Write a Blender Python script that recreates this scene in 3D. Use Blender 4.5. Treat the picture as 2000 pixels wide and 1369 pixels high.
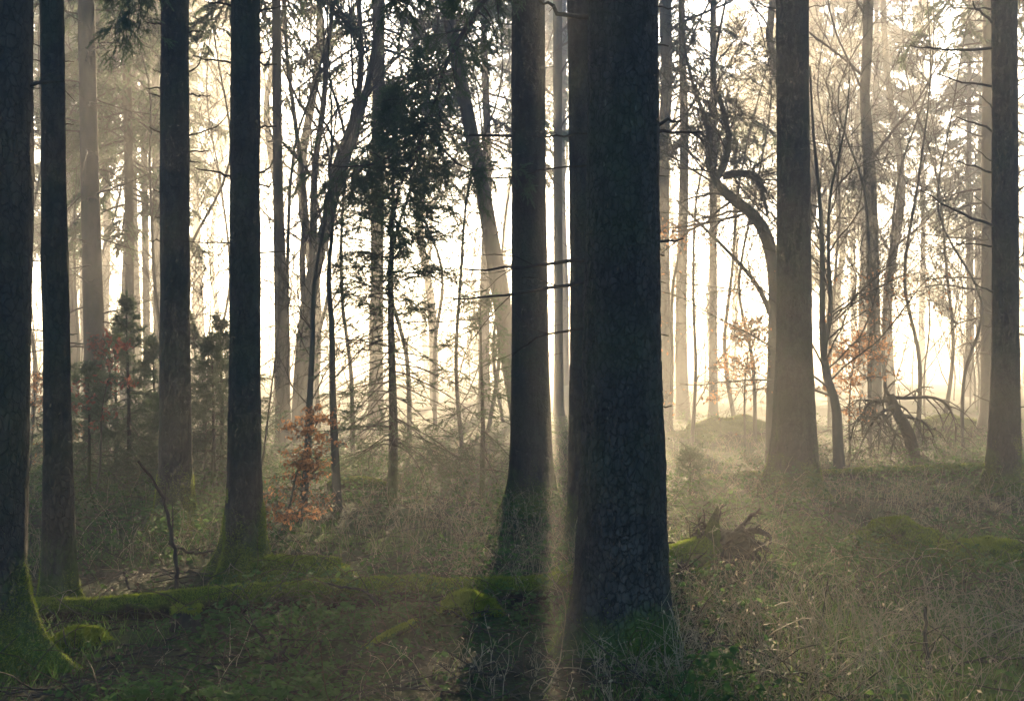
import bpy, math
import numpy as np
from mathutils import Vector
R = math.radians
scene = bpy.context.scene
for o in list(bpy.data.objects):
    bpy.data.objects.remove(o, do_unlink=True)
COL = scene.collection

# ------------------------------------------------------------------ camera, sky, sun, exposure
CAM_H, F = 1.6, 2500.0                       # eye height, focal length in pixels of the 2000 px wide photograph
cam_d = bpy.data.cameras.new('camera'); cam = bpy.data.objects.new('camera', cam_d); COL.objects.link(cam)
cam.location = (0, 0, CAM_H); cam.rotation_euler = (R(90), 0, 0)
cam_d.sensor_width = 36; cam_d.lens = 45; cam_d.clip_end = 2000; cam_d.clip_start = 0.05
scene.camera = cam
SUN = Vector((78 / F, 1.0, (684.5 - 255) / F)).normalized()
SUN_EL = math.asin(SUN.z); SUN_AZ = math.atan2(SUN.x, SUN.y)
world = bpy.data.worlds.new('World'); scene.world = world; world.use_nodes = True
wn, wl = world.node_tree.nodes, world.node_tree.links
wn.clear()
w_out = wn.new('ShaderNodeOutputWorld'); w_bg = wn.new('ShaderNodeBackground')
w_sky = wn.new('ShaderNodeTexSky'); w_sky.sky_type = 'NISHITA'; w_sky.sun_disc = False
w_sky.sun_elevation = SUN_EL; w_sky.sun_rotation = SUN_AZ
w_sky.air_density = 1.0; w_sky.dust_density = 1.0; w_sky.ozone_density = 4.0; w_sky.altitude = 200
w_bg.inputs['Strength'].default_value = 0.040
# the sun's own disc and the narrow aureole round it, part of the sky
w_tc = wn.new('ShaderNodeTexCoord'); w_dot = wn.new('ShaderNodeVectorMath'); w_dot.operation = 'DOT_PRODUCT'
wl.new(w_tc.outputs['Generated'], w_dot.inputs[0]); w_dot.inputs[1].default_value = SUN
def w_math(op, a, b):
    m = wn.new('ShaderNodeMath'); m.operation = op
    for s_, v_ in ((m.inputs[0], a), (m.inputs[1], b)):
        if hasattr(v_, 'links'): wl.new(v_, s_)
        else: s_.default_value = v_
    return m.outputs[0]
w_disc = w_math('MULTIPLY', w_math('GREATER_THAN', w_dot.outputs['Value'], math.cos(R(0.30))), 900.0)
w_aur = w_math('MULTIPLY', w_math('POWER', w_math('MAXIMUM', w_dot.outputs['Value'], 0.0), 700.0), 12.0)
w_mul = wn.new('ShaderNodeVectorMath'); w_mul.operation = 'SCALE'; w_mul.inputs[0].default_value = (1.0, 0.62, 0.28)
wl.new(w_math('ADD', w_disc, w_aur), w_mul.inputs['Scale'])
w_add = wn.new('ShaderNodeVectorMath'); w_add.operation = 'ADD'
wl.new(w_sky.outputs[0], w_add.inputs[0]); wl.new(w_mul.outputs[0], w_add.inputs[1])
w_wide = wn.new('ShaderNodeVectorMath'); w_wide.operation = 'SCALE'; w_wide.inputs[0].default_value = (0.50, 0.78, 1.0)
wl.new(w_math('MULTIPLY', w_math('POWER', w_math('MAXIMUM', w_dot.outputs['Value'], 0.0), 30.0), 7.5), w_wide.inputs['Scale'])
w_add2 = wn.new('ShaderNodeVectorMath'); w_add2.operation = 'ADD'
wl.new(w_add.outputs[0], w_add2.inputs[0]); wl.new(w_wide.outputs[0], w_add2.inputs[1])
wl.new(w_add2.outputs[0], w_bg.inputs['Color']); wl.new(w_bg.outputs[0], w_out.inputs['Surface'])
sun_d = bpy.data.lights.new('sun', 'SUN'); sun = bpy.data.objects.new('sun', sun_d); COL.objects.link(sun)
sun.rotation_euler = SUN.to_track_quat('Z', 'Y').to_euler(); sun.location = (3, 60, 40)
sun_d.energy = 5.0; sun_d.angle = R(0.5); sun_d.color = (1.0, 0.75, 0.44)
scene.view_settings.view_transform = 'Standard'; scene.view_settings.look = 'None'
scene.view_settings.exposure = 3.25; scene.view_settings.gamma = 1.0
HAZE_DENSITY, HAZE_G = 0.0076, 0.58
cy = scene.cycles
cy.max_bounces = 5; cy.diffuse_bounces = 2; cy.glossy_bounces = 1; cy.transmission_bounces = 3
cy.transparent_max_bounces = 4; cy.volume_bounces = 0; cy.use_denoising = True
cy.sample_clamp_indirect = 4.0; cy.caustics_reflective = False; cy.caustics_refractive = False

# ------------------------------------------------------------------ helpers
rng = np.random.default_rng(11)
def W(px, py, Y):
    """point seen at pixel (px, py) of the photograph at depth Y metres"""
    return np.array(((px - 1000.0) * Y / F, Y, CAM_H - (py - 684.5) * Y / F))
def nrm(v):
    return v / np.maximum(np.linalg.norm(v, axis=-1, keepdims=True), 1e-9)
def hsh(ix, iy, iz, s):
    h = (ix.astype(np.int64) * 374761393 + iy.astype(np.int64) * 668265263 + iz.astype(np.int64) * 2147483647 + s * 974634541) & 0xFFFFFFFF
    h = ((h ^ (h >> 13)) * 1274126177) & 0xFFFFFFFF
    h = ((h ^ (h >> 16)) * 2246822519) & 0xFFFFFFFF
    return ((h ^ (h >> 15)) & 0xFFFFFF) / float(0xFFFFFF)
def vnoise(x, y, z=0.0, s=0):
    x, y, z = np.broadcast_arrays(np.asarray(x, float), np.asarray(y, float), np.asarray(z, float))
    ix, iy, iz = np.floor(x), np.floor(y), np.floor(z)
    fx, fy, fz = x - ix, y - iy, z - iz
    fx, fy, fz = (f * f * (3 - 2 * f) for f in (fx, fy, fz))
    out = 0
    for dx in (0, 1):
        for dy in (0, 1):
            for dz in (0, 1):
                w = (fx if dx else 1 - fx) * (fy if dy else 1 - fy) * (fz if dz else 1 - fz)
                out = out + w * hsh(ix + dx, iy + dy, iz + dz, s)
    return out
def fbm(x, y, z=0.0, s=0, o=4):
    a, t, f = 0.5, 0.0, 1.0
    for k in range(o):
        t = t + a * (vnoise(np.asarray(x) * f, np.asarray(y) * f, np.asarray(z) * f, s + k) - 0.5)
        a *= 0.5; f *= 2.03
    return t * 2                                                # about -1..1
def voro(u, v, k, s=0):
    """cell noise wrapping every k cells in u: distance to nearest, cell random"""
    iu, iv = np.floor(u), np.floor(v)
    best = np.full(u.shape, 9.0); cell = np.zeros(u.shape)
    for du in (-1, 0, 1):
        for dv in (-1, 0, 1):
            cu, cv = iu + du, iv + dv
            wu = np.mod(cu, k); z = np.zeros_like(wu)
            px = cu + 0.5 + 0.85 * (hsh(wu, cv, z, s) - 0.5); py = cv + 0.5 + 0.85 * (hsh(wu, cv, z, s + 1) - 0.5)
            d = np.hypot(u - px, v - py); m = d < best
            best = np.where(m, d, best); cell = np.where(m, hsh(wu, cv, z, s + 2), cell)
    return best, cell

class MB:
    """collects vertices and faces of ONE mesh"""
    def __init__(self): self.v, self.q, self.t, self.n = [], [], [], 0
    def add(self, v, q=None, t=None):
        v = np.asarray(v, float).reshape(-1, 3)
        if q is not None and len(q): self.q.append(np.asarray(q, np.int64).reshape(-1, 4) + self.n)
        if t is not None and len(t): self.t.append(np.asarray(t, np.int64).reshape(-1, 3) + self.n)
        self.v.append(v); self.n += len(v); return self
    def mesh(self, name, origin=(0, 0, 0), smooth=True):
        v = np.concatenate(self.v) - np.asarray(origin, float)
        q = np.concatenate(self.q) if self.q else np.zeros((0, 4), np.int64)
        t = np.concatenate(self.t) if self.t else np.zeros((0, 3), np.int64)
        me = bpy.data.meshes.new(name)
        me.vertices.add(len(v)); me.vertices.foreach_set('co', v.astype(np.float32).ravel())
        loops = np.concatenate([q.ravel(), t.ravel()]).astype(np.int32)
        me.loops.add(len(loops)); me.loops.foreach_set('vertex_index', loops)
        starts = np.concatenate([np.arange(len(q)) * 4, len(q) * 4 + np.arange(len(t)) * 3]).astype(np.int32)
        me.polygons.add(len(starts)); me.polygons.foreach_set('loop_start', starts)
        me.polygons.foreach_set('use_smooth', np.full(len(starts), smooth))
        me.update(calc_edges=True)
        if me.validate(): print('INVALID', name, len(v), len(q), len(t), len(me.polygons))
        return me
    def build(self, name, mat, parent=None, origin=(0, 0, 0), smooth=True):
        o = bpy.data.objects.new(name, self.mesh(name, origin, smooth)); COL.objects.link(o)
        o.data.materials.append(mat)
        if parent is not None: o.parent = parent
        else: o.location = origin
        return o

def build_multi(name, pairs, parent=None, origin=(0, 0, 0)):
    """several builders as ONE mesh with one material each"""
    a = MB(); nq, nt = [], []
    for mb, _ in pairs:
        k = a.n
        for q in mb.q: a.q.append(q + k)
        for t in mb.t: a.t.append(t + k)
        a.v += mb.v; a.n += mb.n; nq.append(sum(map(len, mb.q))); nt.append(sum(map(len, mb.t)))
    me = a.mesh(name, origin, False); ids = np.arange(len(pairs))
    me.polygons.foreach_set('material_index', np.concatenate([np.repeat(ids, nq), np.repeat(ids, nt)]).astype(np.int32))
    for _, m in pairs: me.materials.append(m)
    o = bpy.data.objects.new(name, me); COL.objects.link(o); o.parent = parent
    return o
def tubes(mb, P, Rd, sides=4):
    """P (N,n,3), Rd (N,n): N tapering tubes"""
    P = np.asarray(P, float); Rd = np.asarray(Rd, float)
    if P.ndim == 2: P, Rd = P[None], Rd[None]
    N, n, _ = P.shape
    if N == 0: return
    T = nrm(np.gradient(P, axis=1)); ch = nrm(P[:, -1] - P[:, 0])
    ref = np.where(np.abs(ch[:, 2:3]) < 0.8, np.array([[0, 0, 1.0]]), np.array([[1.0, 0, 0]]))[:, None]
    A = nrm(np.cross(T, ref)); B = np.cross(T, A)
    a = np.arange(sides) * 2 * math.pi / sides
    ring = P[:, :, None] + Rd[:, :, None, None] * (np.cos(a)[None, None, :, None] * A[:, :, None] + np.sin(a)[None, None, :, None] * B[:, :, None])
    k = np.arange(N)[:, None, None] * n * sides; i = np.arange(n - 1)[None, :, None] * sides; j = np.arange(sides)[None, None]
    j2 = (j + 1) % sides
    q = np.stack(np.broadcast_arrays(k + i + j, k + i + j2, k + i + sides + j2, k + i + sides + j), -1)
    mb.add(ring.reshape(-1, 3), q.reshape(-1, 4))
def poly(pts, n):
    """smooth resampling of a polyline to n points (Catmull-Rom)"""
    p = np.asarray(pts, float); m = len(p)
    if m == 2: return p[0] + (p[1] - p[0]) * np.linspace(0, 1, n)[:, None]
    e = np.concatenate([[2 * p[0] - p[1]], p, [2 * p[-1] - p[-2]]])
    t = np.linspace(0, m - 1 - 1e-6, n); i = t.astype(int); f = (t - i)[:, None]
    a, b, c, d = e[i], e[i + 1], e[i + 2], e[i + 3]
    return 0.5 * (2 * b + (c - a) * f + (2 * a - 5 * b + 4 * c - d) * f ** 2 + (3 * b - 3 * c + d - a) * f ** 3)
def spawn(P, Rd, cnt, t0, t1, ang, asd, length, n=5, wander=0.1, grav=0.0, flat=0.0, rr=0.55, prof=None, rmin=0.001):
    """children along each polyline of P"""
    M, n0, _ = P.shape
    t = t0 + (t1 - t0) * (np.arange(cnt)[None] + rng.random((M, cnt))) / cnt
    f = np.clip(t, 0, 0.9999) * (n0 - 1); i = f.astype(int); fr = (f - i)[..., None]; m = np.arange(M)[:, None]
    a, b = P[m, i], P[m, i + 1]
    O = a * (1 - fr) + b * fr; T = nrm(b - a); rp = Rd[m, i] * (1 - fr[..., 0]) + Rd[m, i + 1] * fr[..., 0]
    v = rng.normal(size=O.shape); perp = nrm(v - (v * T).sum(-1, keepdims=True) * T)
    side = nrm(np.cross(T, np.array([0, 0, 1.0])) + 1e-6) * np.where((np.arange(cnt) % 2)[None, :, None] > 0, 1.0, -1.0)
    S = nrm(flat * side + (1 - flat) * perp)
    al = ang + asd * rng.normal(size=t.shape)
    D = np.cos(al)[..., None] * T + np.sin(al)[..., None] * S
    L = np.asarray(length); L = (L[:, None] if L.ndim == 1 else L) * (0.65 + 0.7 * rng.random(t.shape))
    if prof is not None: L = L * prof(t)
    out = [O]
    for k in range(n - 1):
        out.append(out[-1] + D * (L / (n - 1))[..., None])
        D = nrm(D + wander * rng.normal(size=D.shape) + grav * np.array([0, 0, -1.0]))
    C = np.stack(out, 2).reshape(M * cnt, n, 3)
    r0 = np.maximum(rp * rr, rmin).reshape(-1, 1)
    return C, np.maximum(r0 * np.linspace(1, 0.35, n)[None], rmin * 0.7), L.reshape(-1)
def place(mb, tv, tt, O, D, U, S, quads=False):
    """copies of a small template: x along D, z towards U"""
    X = nrm(D); Yv = nrm(np.cross(U, X) + 1e-9); Z = np.cross(X, Yv)
    S = np.asarray(S, float); S = S[:, None] if S.ndim == 1 else S
    V = O[:, None] + (S[:, :1, None] * tv[None, :, 0:1]) * X[:, None] + (S[:, -1:, None] * tv[None, :, 1:2]) * Yv[:, None] + (S[:, -1:, None] * tv[None, :, 2:3]) * Z[:, None]
    idx = tt[None] + (np.arange(len(O)) * len(tv))[:, None, None]
    if quads: mb.add(V.reshape(-1, 3), q=idx.reshape(-1, 4))
    else: mb.add(V.reshape(-1, 3), t=idx.reshape(-1, 3))

def shoot_template(n, nl, w, seed):
    g = np.random.default_rng(seed); v, t = [], []
    for k in range(n):
        x = 0.02 + 0.96 * k / n; roll = g.uniform(-0.35, math.pi + 0.35); a = R(52) - 0.35 * x
        d = np.array([math.cos(a), math.sin(a) * math.cos(roll), math.sin(a) * math.sin(roll)])
        l = nl * g.uniform(0.75, 1.15) * (1 - 0.25 * x); s = nrm(np.cross(d, g.normal(size=3))) * w
        b = np.array([x, 0, 0]); i = len(v)
        v += [b - s, b + s, b + d * l]; t.append((i, i + 1, i + 2))
    i = len(v); v += [np.array([0, -w * 1.3, 0]), np.array([0, w * 1.3, 0]), np.array([1.0, 0, 0])]; t.append((i, i + 1, i + 2))
    i = len(v); v += [np.array([0, 0, -w * 1.3]), np.array([0, 0, w * 1.3]), np.array([1.0, 0, 0])]; t.append((i, i + 1, i + 2))
    return np.array(v), np.array(t)
SHOOT = shoot_template(26, 0.22, 0.030, 3)                # near: needles one by one
SHOOT_FAR = shoot_template(11, 0.36, 0.075, 4)             # far: fewer, broader tufts
LEAF_V = np.array([[0, 0, 0], [0.3, 0.24, 0.05], [0.68, 0.22, 0.04], [1, 0, -0.06], [0.68, -0.22, 0.04], [0.3, -0.24, 0.05], [0.35, 0, -0.02], [0.68, 0, -0.03]])
LEAF_T = np.array([[0, 6, 1], [6, 7, 2], [6, 2, 1], [7, 3, 2], [0, 5, 6], [6, 5, 4], [6, 4, 7], [7, 4, 3]])
BLADE_V = np.array([[0, -0.5, 0], [0, 0.5, 0], [1, 0, 0]]); BLADE_T = np.array([[0, 1, 2]])

def tag(o, label=None, cat=None, group=None, kind=None):
    if label: o['label'] = label
    if cat: o['category'] = cat
    if group: o['group'] = group
    if kind: o['kind'] = kind
    return o
def thing(name, loc, label, cat, group=None):
    o = bpy.data.objects.new(name, None); COL.objects.link(o); o.location = tuple(float(c) for c in loc); o.empty_display_size = 0.2
    return tag(o, label, cat, group)
def dup(root, loc, rotz, scale, label=None):
    r = root.copy(); COL.objects.link(r); r.location = tuple(float(c) for c in loc); r.rotation_euler = (0, 0, rotz); r.scale = (scale,) * 3
    if label: r['label'] = label
    for ch in list(root.children):
        c = ch.copy(); COL.objects.link(c); c.parent = r
    return r

# ------------------------------------------------------------------ materials
def mat(name):
    m = bpy.data.materials.new(name); m.use_nodes = True
    nt = m.node_tree; nt.nodes.clear()
    return m, nt.nodes, nt.links
def ramp(n, stops):
    r = n.new('ShaderNodeValToRGB'); e = r.color_ramp.elements
    while len(e) < len(stops): e.new(0.5)
    for k, (p, c) in enumerate(stops): e[k].position = p; e[k].color = (*c, 1) if len(c) == 3 else c
    return r
def noise(n, l, co, scale, detail=4, rough=0.55, stretch=None):
    x = n.new('ShaderNodeTexNoise'); x.inputs['Scale'].default_value = scale; x.inputs['Detail'].default_value = detail
    x.inputs['Roughness'].default_value = rough
    if stretch:
        mp = n.new('ShaderNodeMapping'); mp.inputs['Scale'].default_value = stretch; l.new(co, mp.inputs['Vector']); co = mp.outputs[0]
    l.new(co, x.inputs['Vector']); return x
def mixc(n, l, fac, a, b):
    m = n.new('ShaderNodeMix'); m.data_type = 'RGBA'
    for s, v in ((m.inputs[0], fac), (m.inputs[6], a), (m.inputs[7], b)):
        if hasattr(v, 'links'): l.new(v, s)
        else: s.default_value = v if isinstance(v, (int, float)) else (*v, 1)
    return m.outputs[2]
def mth(n, l, op, a, b=0.0, clamp=False):
    m = n.new('ShaderNodeMath'); m.operation = op; m.use_clamp = clamp
    for s, v in ((m.inputs[0], a), (m.inputs[1], b)):
        if hasattr(v, 'links'): l.new(v, s)
        else: s.default_value = v
    return m.outputs[0]
def bark_mat(name, c0, c1, moss=(0.070, 0.115, 0.014), moss_h=0.5, algae=0.35, scale=1.0, bump=0.6, lichen=0.25, crack=0.0):
    m, n, l = mat(name)
    out = n.new('ShaderNodeOutputMaterial'); b = n.new('ShaderNodeBsdfPrincipled'); l.new(b.outputs[0], out.inputs[0])
    b.inputs['Roughness'].default_value = 0.9; b.inputs['Specular IOR Level'].default_value = 0.25
    tc = n.new('ShaderNodeTexCoord'); co = tc.outputs['Object']
    n1 = noise(n, l, co, 14 * scale, 6, 0.65, (1, 1, 0.35)); n2 = noise(n, l, co, 2.2, 4); n3 = noise(n, l, co, 55 * scale, 4, 0.7, (1, 1, 0.5))
    vo = n.new('ShaderNodeTexVoronoi'); vo.inputs['Scale'].default_value = 22 * scale
    mp = n.new('ShaderNodeMapping'); mp.inputs['Scale'].default_value = (1, 1, 0.7); l.new(co, mp.inputs['Vector']); l.new(mp.outputs[0], vo.inputs['Vector'])
    r1 = ramp(n, ((0.3, c0), (0.72, c1))); l.new(n1.outputs[0], r1.inputs[0])
    cell = mixc(n, l, 0.35, r1.outputs[0], mixc(n, l, vo.outputs['Color'], c0, c1))
    r2 = ramp(n, ((0.45, (0, 0, 0)), (0.7, (1, 1, 1)))); l.new(n2.outputs[0], r2.inputs[0])
    ve = n.new('ShaderNodeTexVoronoi'); ve.feature = 'DISTANCE_TO_EDGE'; ve.inputs['Scale'].default_value = 26 * scale
    wv = n.new('ShaderNodeVectorMath'); wv.operation = 'MULTIPLY_ADD'; l.new(n1.outputs['Color'], wv.inputs[0]); wv.inputs[1].default_value = (.07, .07, .07); l.new(mp.outputs[0], wv.inputs[2]); l.new(wv.outputs[0], ve.inputs['Vector'])
    rc_ = ramp(n, ((0.0, (1, 1, 1)), (0.09, (0, 0, 0)))); l.new(ve.outputs['Distance'], rc_.inputs[0])
    cell = mixc(n, l, mth(n, l, 'MULTIPLY', rc_.outputs[0], crack), cell, (0.008, 0.007, 0.006))
    alg = mth(n, l, 'MULTIPLY', r2.outputs[0], algae)
    col = mixc(n, l, alg, cell, (moss[0] * 0.9, moss[1] * 0.9, moss[2] * 1.6))
    r3 = ramp(n, ((0.66, (0, 0, 0)), (0.74, (1, 1, 1)))); n4 = noise(n, l, co, 30, 3, 0.6, (1, 1, 0.5)); l.new(n4.outputs[0], r3.inputs[0])
    col = mixc(n, l, mth(n, l, 'MULTIPLY', r3.outputs[0], lichen), col, (0.16, 0.18, 0.13))
    n5 = noise(n, l, co, 1.1, 5, 0.6, (1, 1, 0.3)); r5 = ramp(n, ((0.36, (0.42, 0.42, 0.44)), (0.62, (1.15, 1.12, 1.05)))); l.new(n5.outputs[0], r5.inputs[0])
    mm = n.new('ShaderNodeMix'); mm.data_type = 'RGBA'; mm.blend_type = 'MULTIPLY'; mm.inputs[0].default_value = 0.8; l.new(col, mm.inputs[6]); l.new(r5.outputs[0], mm.inputs[7]); col = mm.outputs[2]
    if moss_h > 0:
        sp = n.new('ShaderNodeSeparateXYZ'); l.new(co, sp.inputs[0])
        h = mth(n, l, 'SUBTRACT', 1.0, mth(n, l, 'DIVIDE', sp.outputs[2], moss_h))
        h = mth(n, l, 'ADD', h, mth(n, l, 'MULTIPLY', mth(n, l, 'SUBTRACT', n2.outputs[0], 0.5), 3.0))
        h = mth(n, l, 'ADD', h, mth(n, l, 'MULTIPLY', mth(n, l, 'SUBTRACT', n3.outputs[0], 0.5), 1.5), True)
        col = mixc(n, l, h, col, moss)
    l.new(col, b.inputs['Base Color'])
    bp = n.new('ShaderNodeBump'); bp.inputs['Strength'].default_value = bump; bp.inputs['Distance'].default_value = 0.02
    hh = mth(n, l, 'ADD', mth(n, l, 'MULTIPLY', n1.outputs[0], 0.7), mth(n, l, 'MULTIPLY', n3.outputs[0], 0.4))
    hh = mth(n, l, 'SUBTRACT', hh, mth(n, l, 'MULTIPLY', vo.outputs['Distance'], 0.6)); hh = mth(n, l, 'SUBTRACT', hh, mth(n, l, 'MULTIPLY', rc_.outputs[0], crack * .8))
    l.new(hh, bp.inputs['Height']); l.new(bp.outputs[0], b.inputs['Normal'])
    return m
def leaf_mat(name, c0, c1, trans=0.4, rough=0.6, spec=0.3, scale=3.0, warm=1.4):
    m, n, l = mat(name)
    out = n.new('ShaderNodeOutputMaterial'); b = n.new('ShaderNodeBsdfPrincipled'); tr = n.new('ShaderNodeBsdfTranslucent'); mx = n.new('ShaderNodeMixShader')
    b.inputs['Roughness'].default_value = rough; b.inputs['Specular IOR Level'].default_value = spec
    tc = n.new('ShaderNodeTexCoord'); a = noise(n, l, tc.outputs['Object'], scale, 3); c = noise(n, l, tc.outputs['Object'], scale * 13, 2)
    s = mth(n, l, 'ADD', mth(n, l, 'MULTIPLY', a.outputs[0], 0.6), mth(n, l, 'MULTIPLY', c.outputs[0], 0.4))
    r = ramp(n, ((0.36, c0), (0.64, c1))); l.new(s, r.inputs[0])
    l.new(r.outputs[0], b.inputs['Base Color'])
    g = n.new('ShaderNodeGamma'); g.inputs[1].default_value = 1.0 / warm; l.new(r.outputs[0], g.inputs[0]); l.new(g.outputs[0], tr.inputs['Color'])
    mx.inputs[0].default_value = trans; l.new(b.outputs[0], mx.inputs[1]); l.new(tr.outputs[0], mx.inputs[2]); l.new(mx.outputs[0], out.inputs[0])
    return m
M = {}
M['spruce_bark'] = bark_mat('spruce_bark', (0.016, 0.016, 0.014), (0.082, 0.077, 0.062), moss_h=0.60, bump=0.9, crack=0.6)
M['flaky_bark'] = bark_mat('flaky_bark', (0.012, 0.013, 0.013), (0.080, 0.080, 0.070), moss_h=0.32, scale=1.2, bump=1.0, crack=0.85, lichen=.6)
M['beech_bark'] = bark_mat('beech_bark', (0.060, 0.054, 0.044), (0.125, 0.115, 0.092), moss_h=0, algae=0.45, scale=0.7, bump=0.25)
M['far_bark'] = bark_mat('far_bark', (0.050, 0.042, 0.034), (0.130, 0.108, 0.082), moss_h=0, scale=0.6, bump=0.3)
M['dead_wood'] = bark_mat('dead_wood', (0.030, 0.024, 0.019), (0.090, 0.072, 0.054), moss_h=0, algae=0.15, scale=2.0, bump=0.4)
M['twig'] = leaf_mat('twig', (0.034, 0.026, 0.020), (0.070, 0.054, 0.040), 0.0, 0.8, 0.3)
M['needles'] = leaf_mat('needles', (0.024, 0.052, 0.022), (0.062, 0.108, 0.040), 0.46, 0.5, 0.35, 2.0)
M['needles_dry'] = leaf_mat('needles_dry', (0.022, 0.026, 0.012), (0.050, 0.052, 0.022), 0.3, 0.6, 0.3, 2.0)
M['brown_leaf'] = leaf_mat('brown_leaf', (0.18, 0.060, 0.022), (0.46, 0.190, 0.065), 0.55, 0.6, 0.3, 5.0, 1.5)
M['red_leaf'] = leaf_mat('red_leaf', (0.10, 0.022, 0.016), (0.24, 0.055, 0.030), 0.45, 0.6, 0.3, 5.0, 1.5)
M['bramble'] = leaf_mat('bramble', (0.022, 0.066, 0.014), (0.070, 0.140, 0.026), 0.40, 0.7, 0.15, 1.2)
M['straw'] = leaf_mat('straw', (0.20, 0.15, 0.085), (0.46, 0.38, 0.24), 0.42, 0.6, 0.3, 3.0)
M['grass'] = leaf_mat('grass', (0.040, 0.092, 0.012), (0.100, 0.175, 0.026), 0.5, 0.5, 0.35, 1.5)
M['moss'] = leaf_mat('moss', (0.085, 0.135, 0.008), (0.180, 0.245, 0.018), 0.55, 0.85, 0.1, 4.0)
M['litter'] = leaf_mat('litter', (0.035, 0.022, 0.013), (0.110, 0.064, 0.034), 0.2, 0.6, 0.3, 6.0)
def log_mat(name):
    m, n, l = mat(name)
    out = n.new('ShaderNodeOutputMaterial'); b = n.new('ShaderNodeBsdfPrincipled'); l.new(b.outputs[0], out.inputs[0])
    b.inputs['Roughness'].default_value = 0.95; b.inputs['Specular IOR Level'].default_value = 0.15
    tc = n.new('ShaderNodeTexCoord'); g = n.new('ShaderNodeNewGeometry'); sp = n.new('ShaderNodeSeparateXYZ'); l.new(g.outputs['Normal'], sp.inputs[0])
    a = noise(n, l, tc.outputs['Object'], 6, 5); c = noise(n, l, tc.outputs['Object'], 60, 4, 0.7)
    f = mth(n, l, 'ADD', mth(n, l, 'MULTIPLY', sp.outputs[2], 1.5), mth(n, l, 'MULTIPLY', mth(n, l, 'SUBTRACT', a.outputs[0], 0.42), 3.5), True)
    wood = ramp(n, ((0.35, (0.018, 0.012, 0.008)), (0.65, (0.065, 0.045, 0.030)))); l.new(c.outputs[0], wood.inputs[0])
    ms = ramp(n, ((0.35, (0.040, 0.068, 0.006)), (0.65, (0.110, 0.155, 0.016)))); l.new(c.outputs[0], ms.inputs[0])
    l.new(mixc(n, l, f, wood.outputs[0], ms.outputs[0]), b.inputs['Base Color'])
    bp = n.new('ShaderNodeBump'); bp.inputs['Strength'].default_value = 0.7; bp.inputs['Distance'].default_value = 0.02
    l.new(c.outputs[0], bp.inputs['Height']); l.new(bp.outputs[0], b.inputs['Normal'])
    return m
M['log'] = log_mat('mossy_log')
M['root'] = bark_mat('root_wood', (0.012, 0.009, 0.007), (0.060, 0.046, 0.034), moss_h=0, algae=0.5, scale=1.5, bump=0.8)
def soil_mat():
    m, n, l = mat('forest_floor')
    out = n.new('ShaderNodeOutputMaterial'); b = n.new('ShaderNodeBsdfPrincipled'); l.new(b.outputs[0], out.inputs[0])
    b.inputs['Roughness'].default_value = 0.95; b.inputs['Specular IOR Level'].default_value = 0.2
    tc = n.new('ShaderNodeTexCoord'); co = tc.outputs['Object']
    a = noise(n, l, co, 0.9, 5, 0.6); c = noise(n, l, co, 26, 5, 0.7); d = noise(n, l, co, 5, 4)
    so = ramp(n, ((0.3, (0.014, 0.012, 0.007)), (0.7, (0.058, 0.048, 0.026)))); l.new(c.outputs[0], so.inputs[0])
    gr = ramp(n, ((0.3, (0.020, 0.036, 0.007)), (0.7, (0.060, 0.090, 0.018)))); l.new(c.outputs[0], gr.inputs[0])
    f = mth(n, l, 'ADD', mth(n, l, 'MULTIPLY', mth(n, l, 'SUBTRACT', a.outputs[0], 0.42), 5.0), mth(n, l, 'MULTIPLY', d.outputs[0], 0.6), True)
    l.new(mixc(n, l, f, so.outputs[0], gr.outputs[0]), b.inputs['Base Color'])
    bp = n.new('ShaderNodeBump'); bp.inputs['Strength'].default_value = 0.8; bp.inputs['Distance'].default_value = 0.05
    l.new(c.outputs[0], bp.inputs['Height']); l.new(bp.outputs[0], b.inputs['Normal'])
    return m
M['soil'] = soil_mat()

# ------------------------------------------------------------------ ground
rng = np.random.default_rng(103)
BUMPS = []                                                       # (x, y, radius x, radius y, height)
for px, py, rx, ry, h in ((1110, 1105, .35, .3, .05), (640, 1150, .7, .35, .07), (900, 1215, .45, .3, .07), (1700, 1130, 1.0, .8, .05), (300, 1110, .8, .7, .05), (760, 1010, .6, .5, .10), (1500, 1000, 1.2, .9, .06)):
    Yb = CAM_H * F / (py - 684.5); BUMPS.append(((px - 1000) * Yb / F, Yb, rx, ry, h))
def gz(x, y):
    x = np.asarray(x, float); y = np.asarray(y, float)
    z = 0.07 * fbm(x * 0.33, y * 0.33, 0.0, 5, 3) + 0.045 * fbm(x * 1.4, y * 1.4, 0.0, 9, 3)
    far = np.clip((y - 18) / 30, 0, 1)
    z = z + far * 0.35 * fbm(x * 0.09, y * 0.09, 0.0, 31, 2)
    z = z + 3.4 * np.clip((y - 85) / 60, 0, 1) ** 2
    for bx, by, rx, ry, h in BUMPS: z = z + h * np.exp(-((x - bx) / rx) ** 2 - ((y - by) / ry) ** 2)
    return z
def G(x, y): return np.array((x, y, float(gz(x, y))))
u = np.linspace(-1, 1, 241); xs = 9 * u + 81 * np.sign(u) * np.abs(u) ** 5
v = np.linspace(0, 1, 331); ys = 3 + 30 * v + 117 * v ** 6; ys = np.concatenate([[-22, -12, -6, -2, 0, 1.5], ys])
gx, gy = np.meshgrid(xs, ys); gg = np.stack([gx, gy, gz(gx, gy)], -1)
nr, nc = gx.shape; ii = (np.arange(nr - 1)[:, None] * nc + np.arange(nc - 1)[None]).ravel()
tag(MB().add(gg, np.stack([ii, ii + 1, ii + nc + 1, ii + nc], -1)).build('forest_floor_ground', M['soil']), kind='structure')
bpy.data.objects['forest_floor_ground'].name = 'ground'

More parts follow.
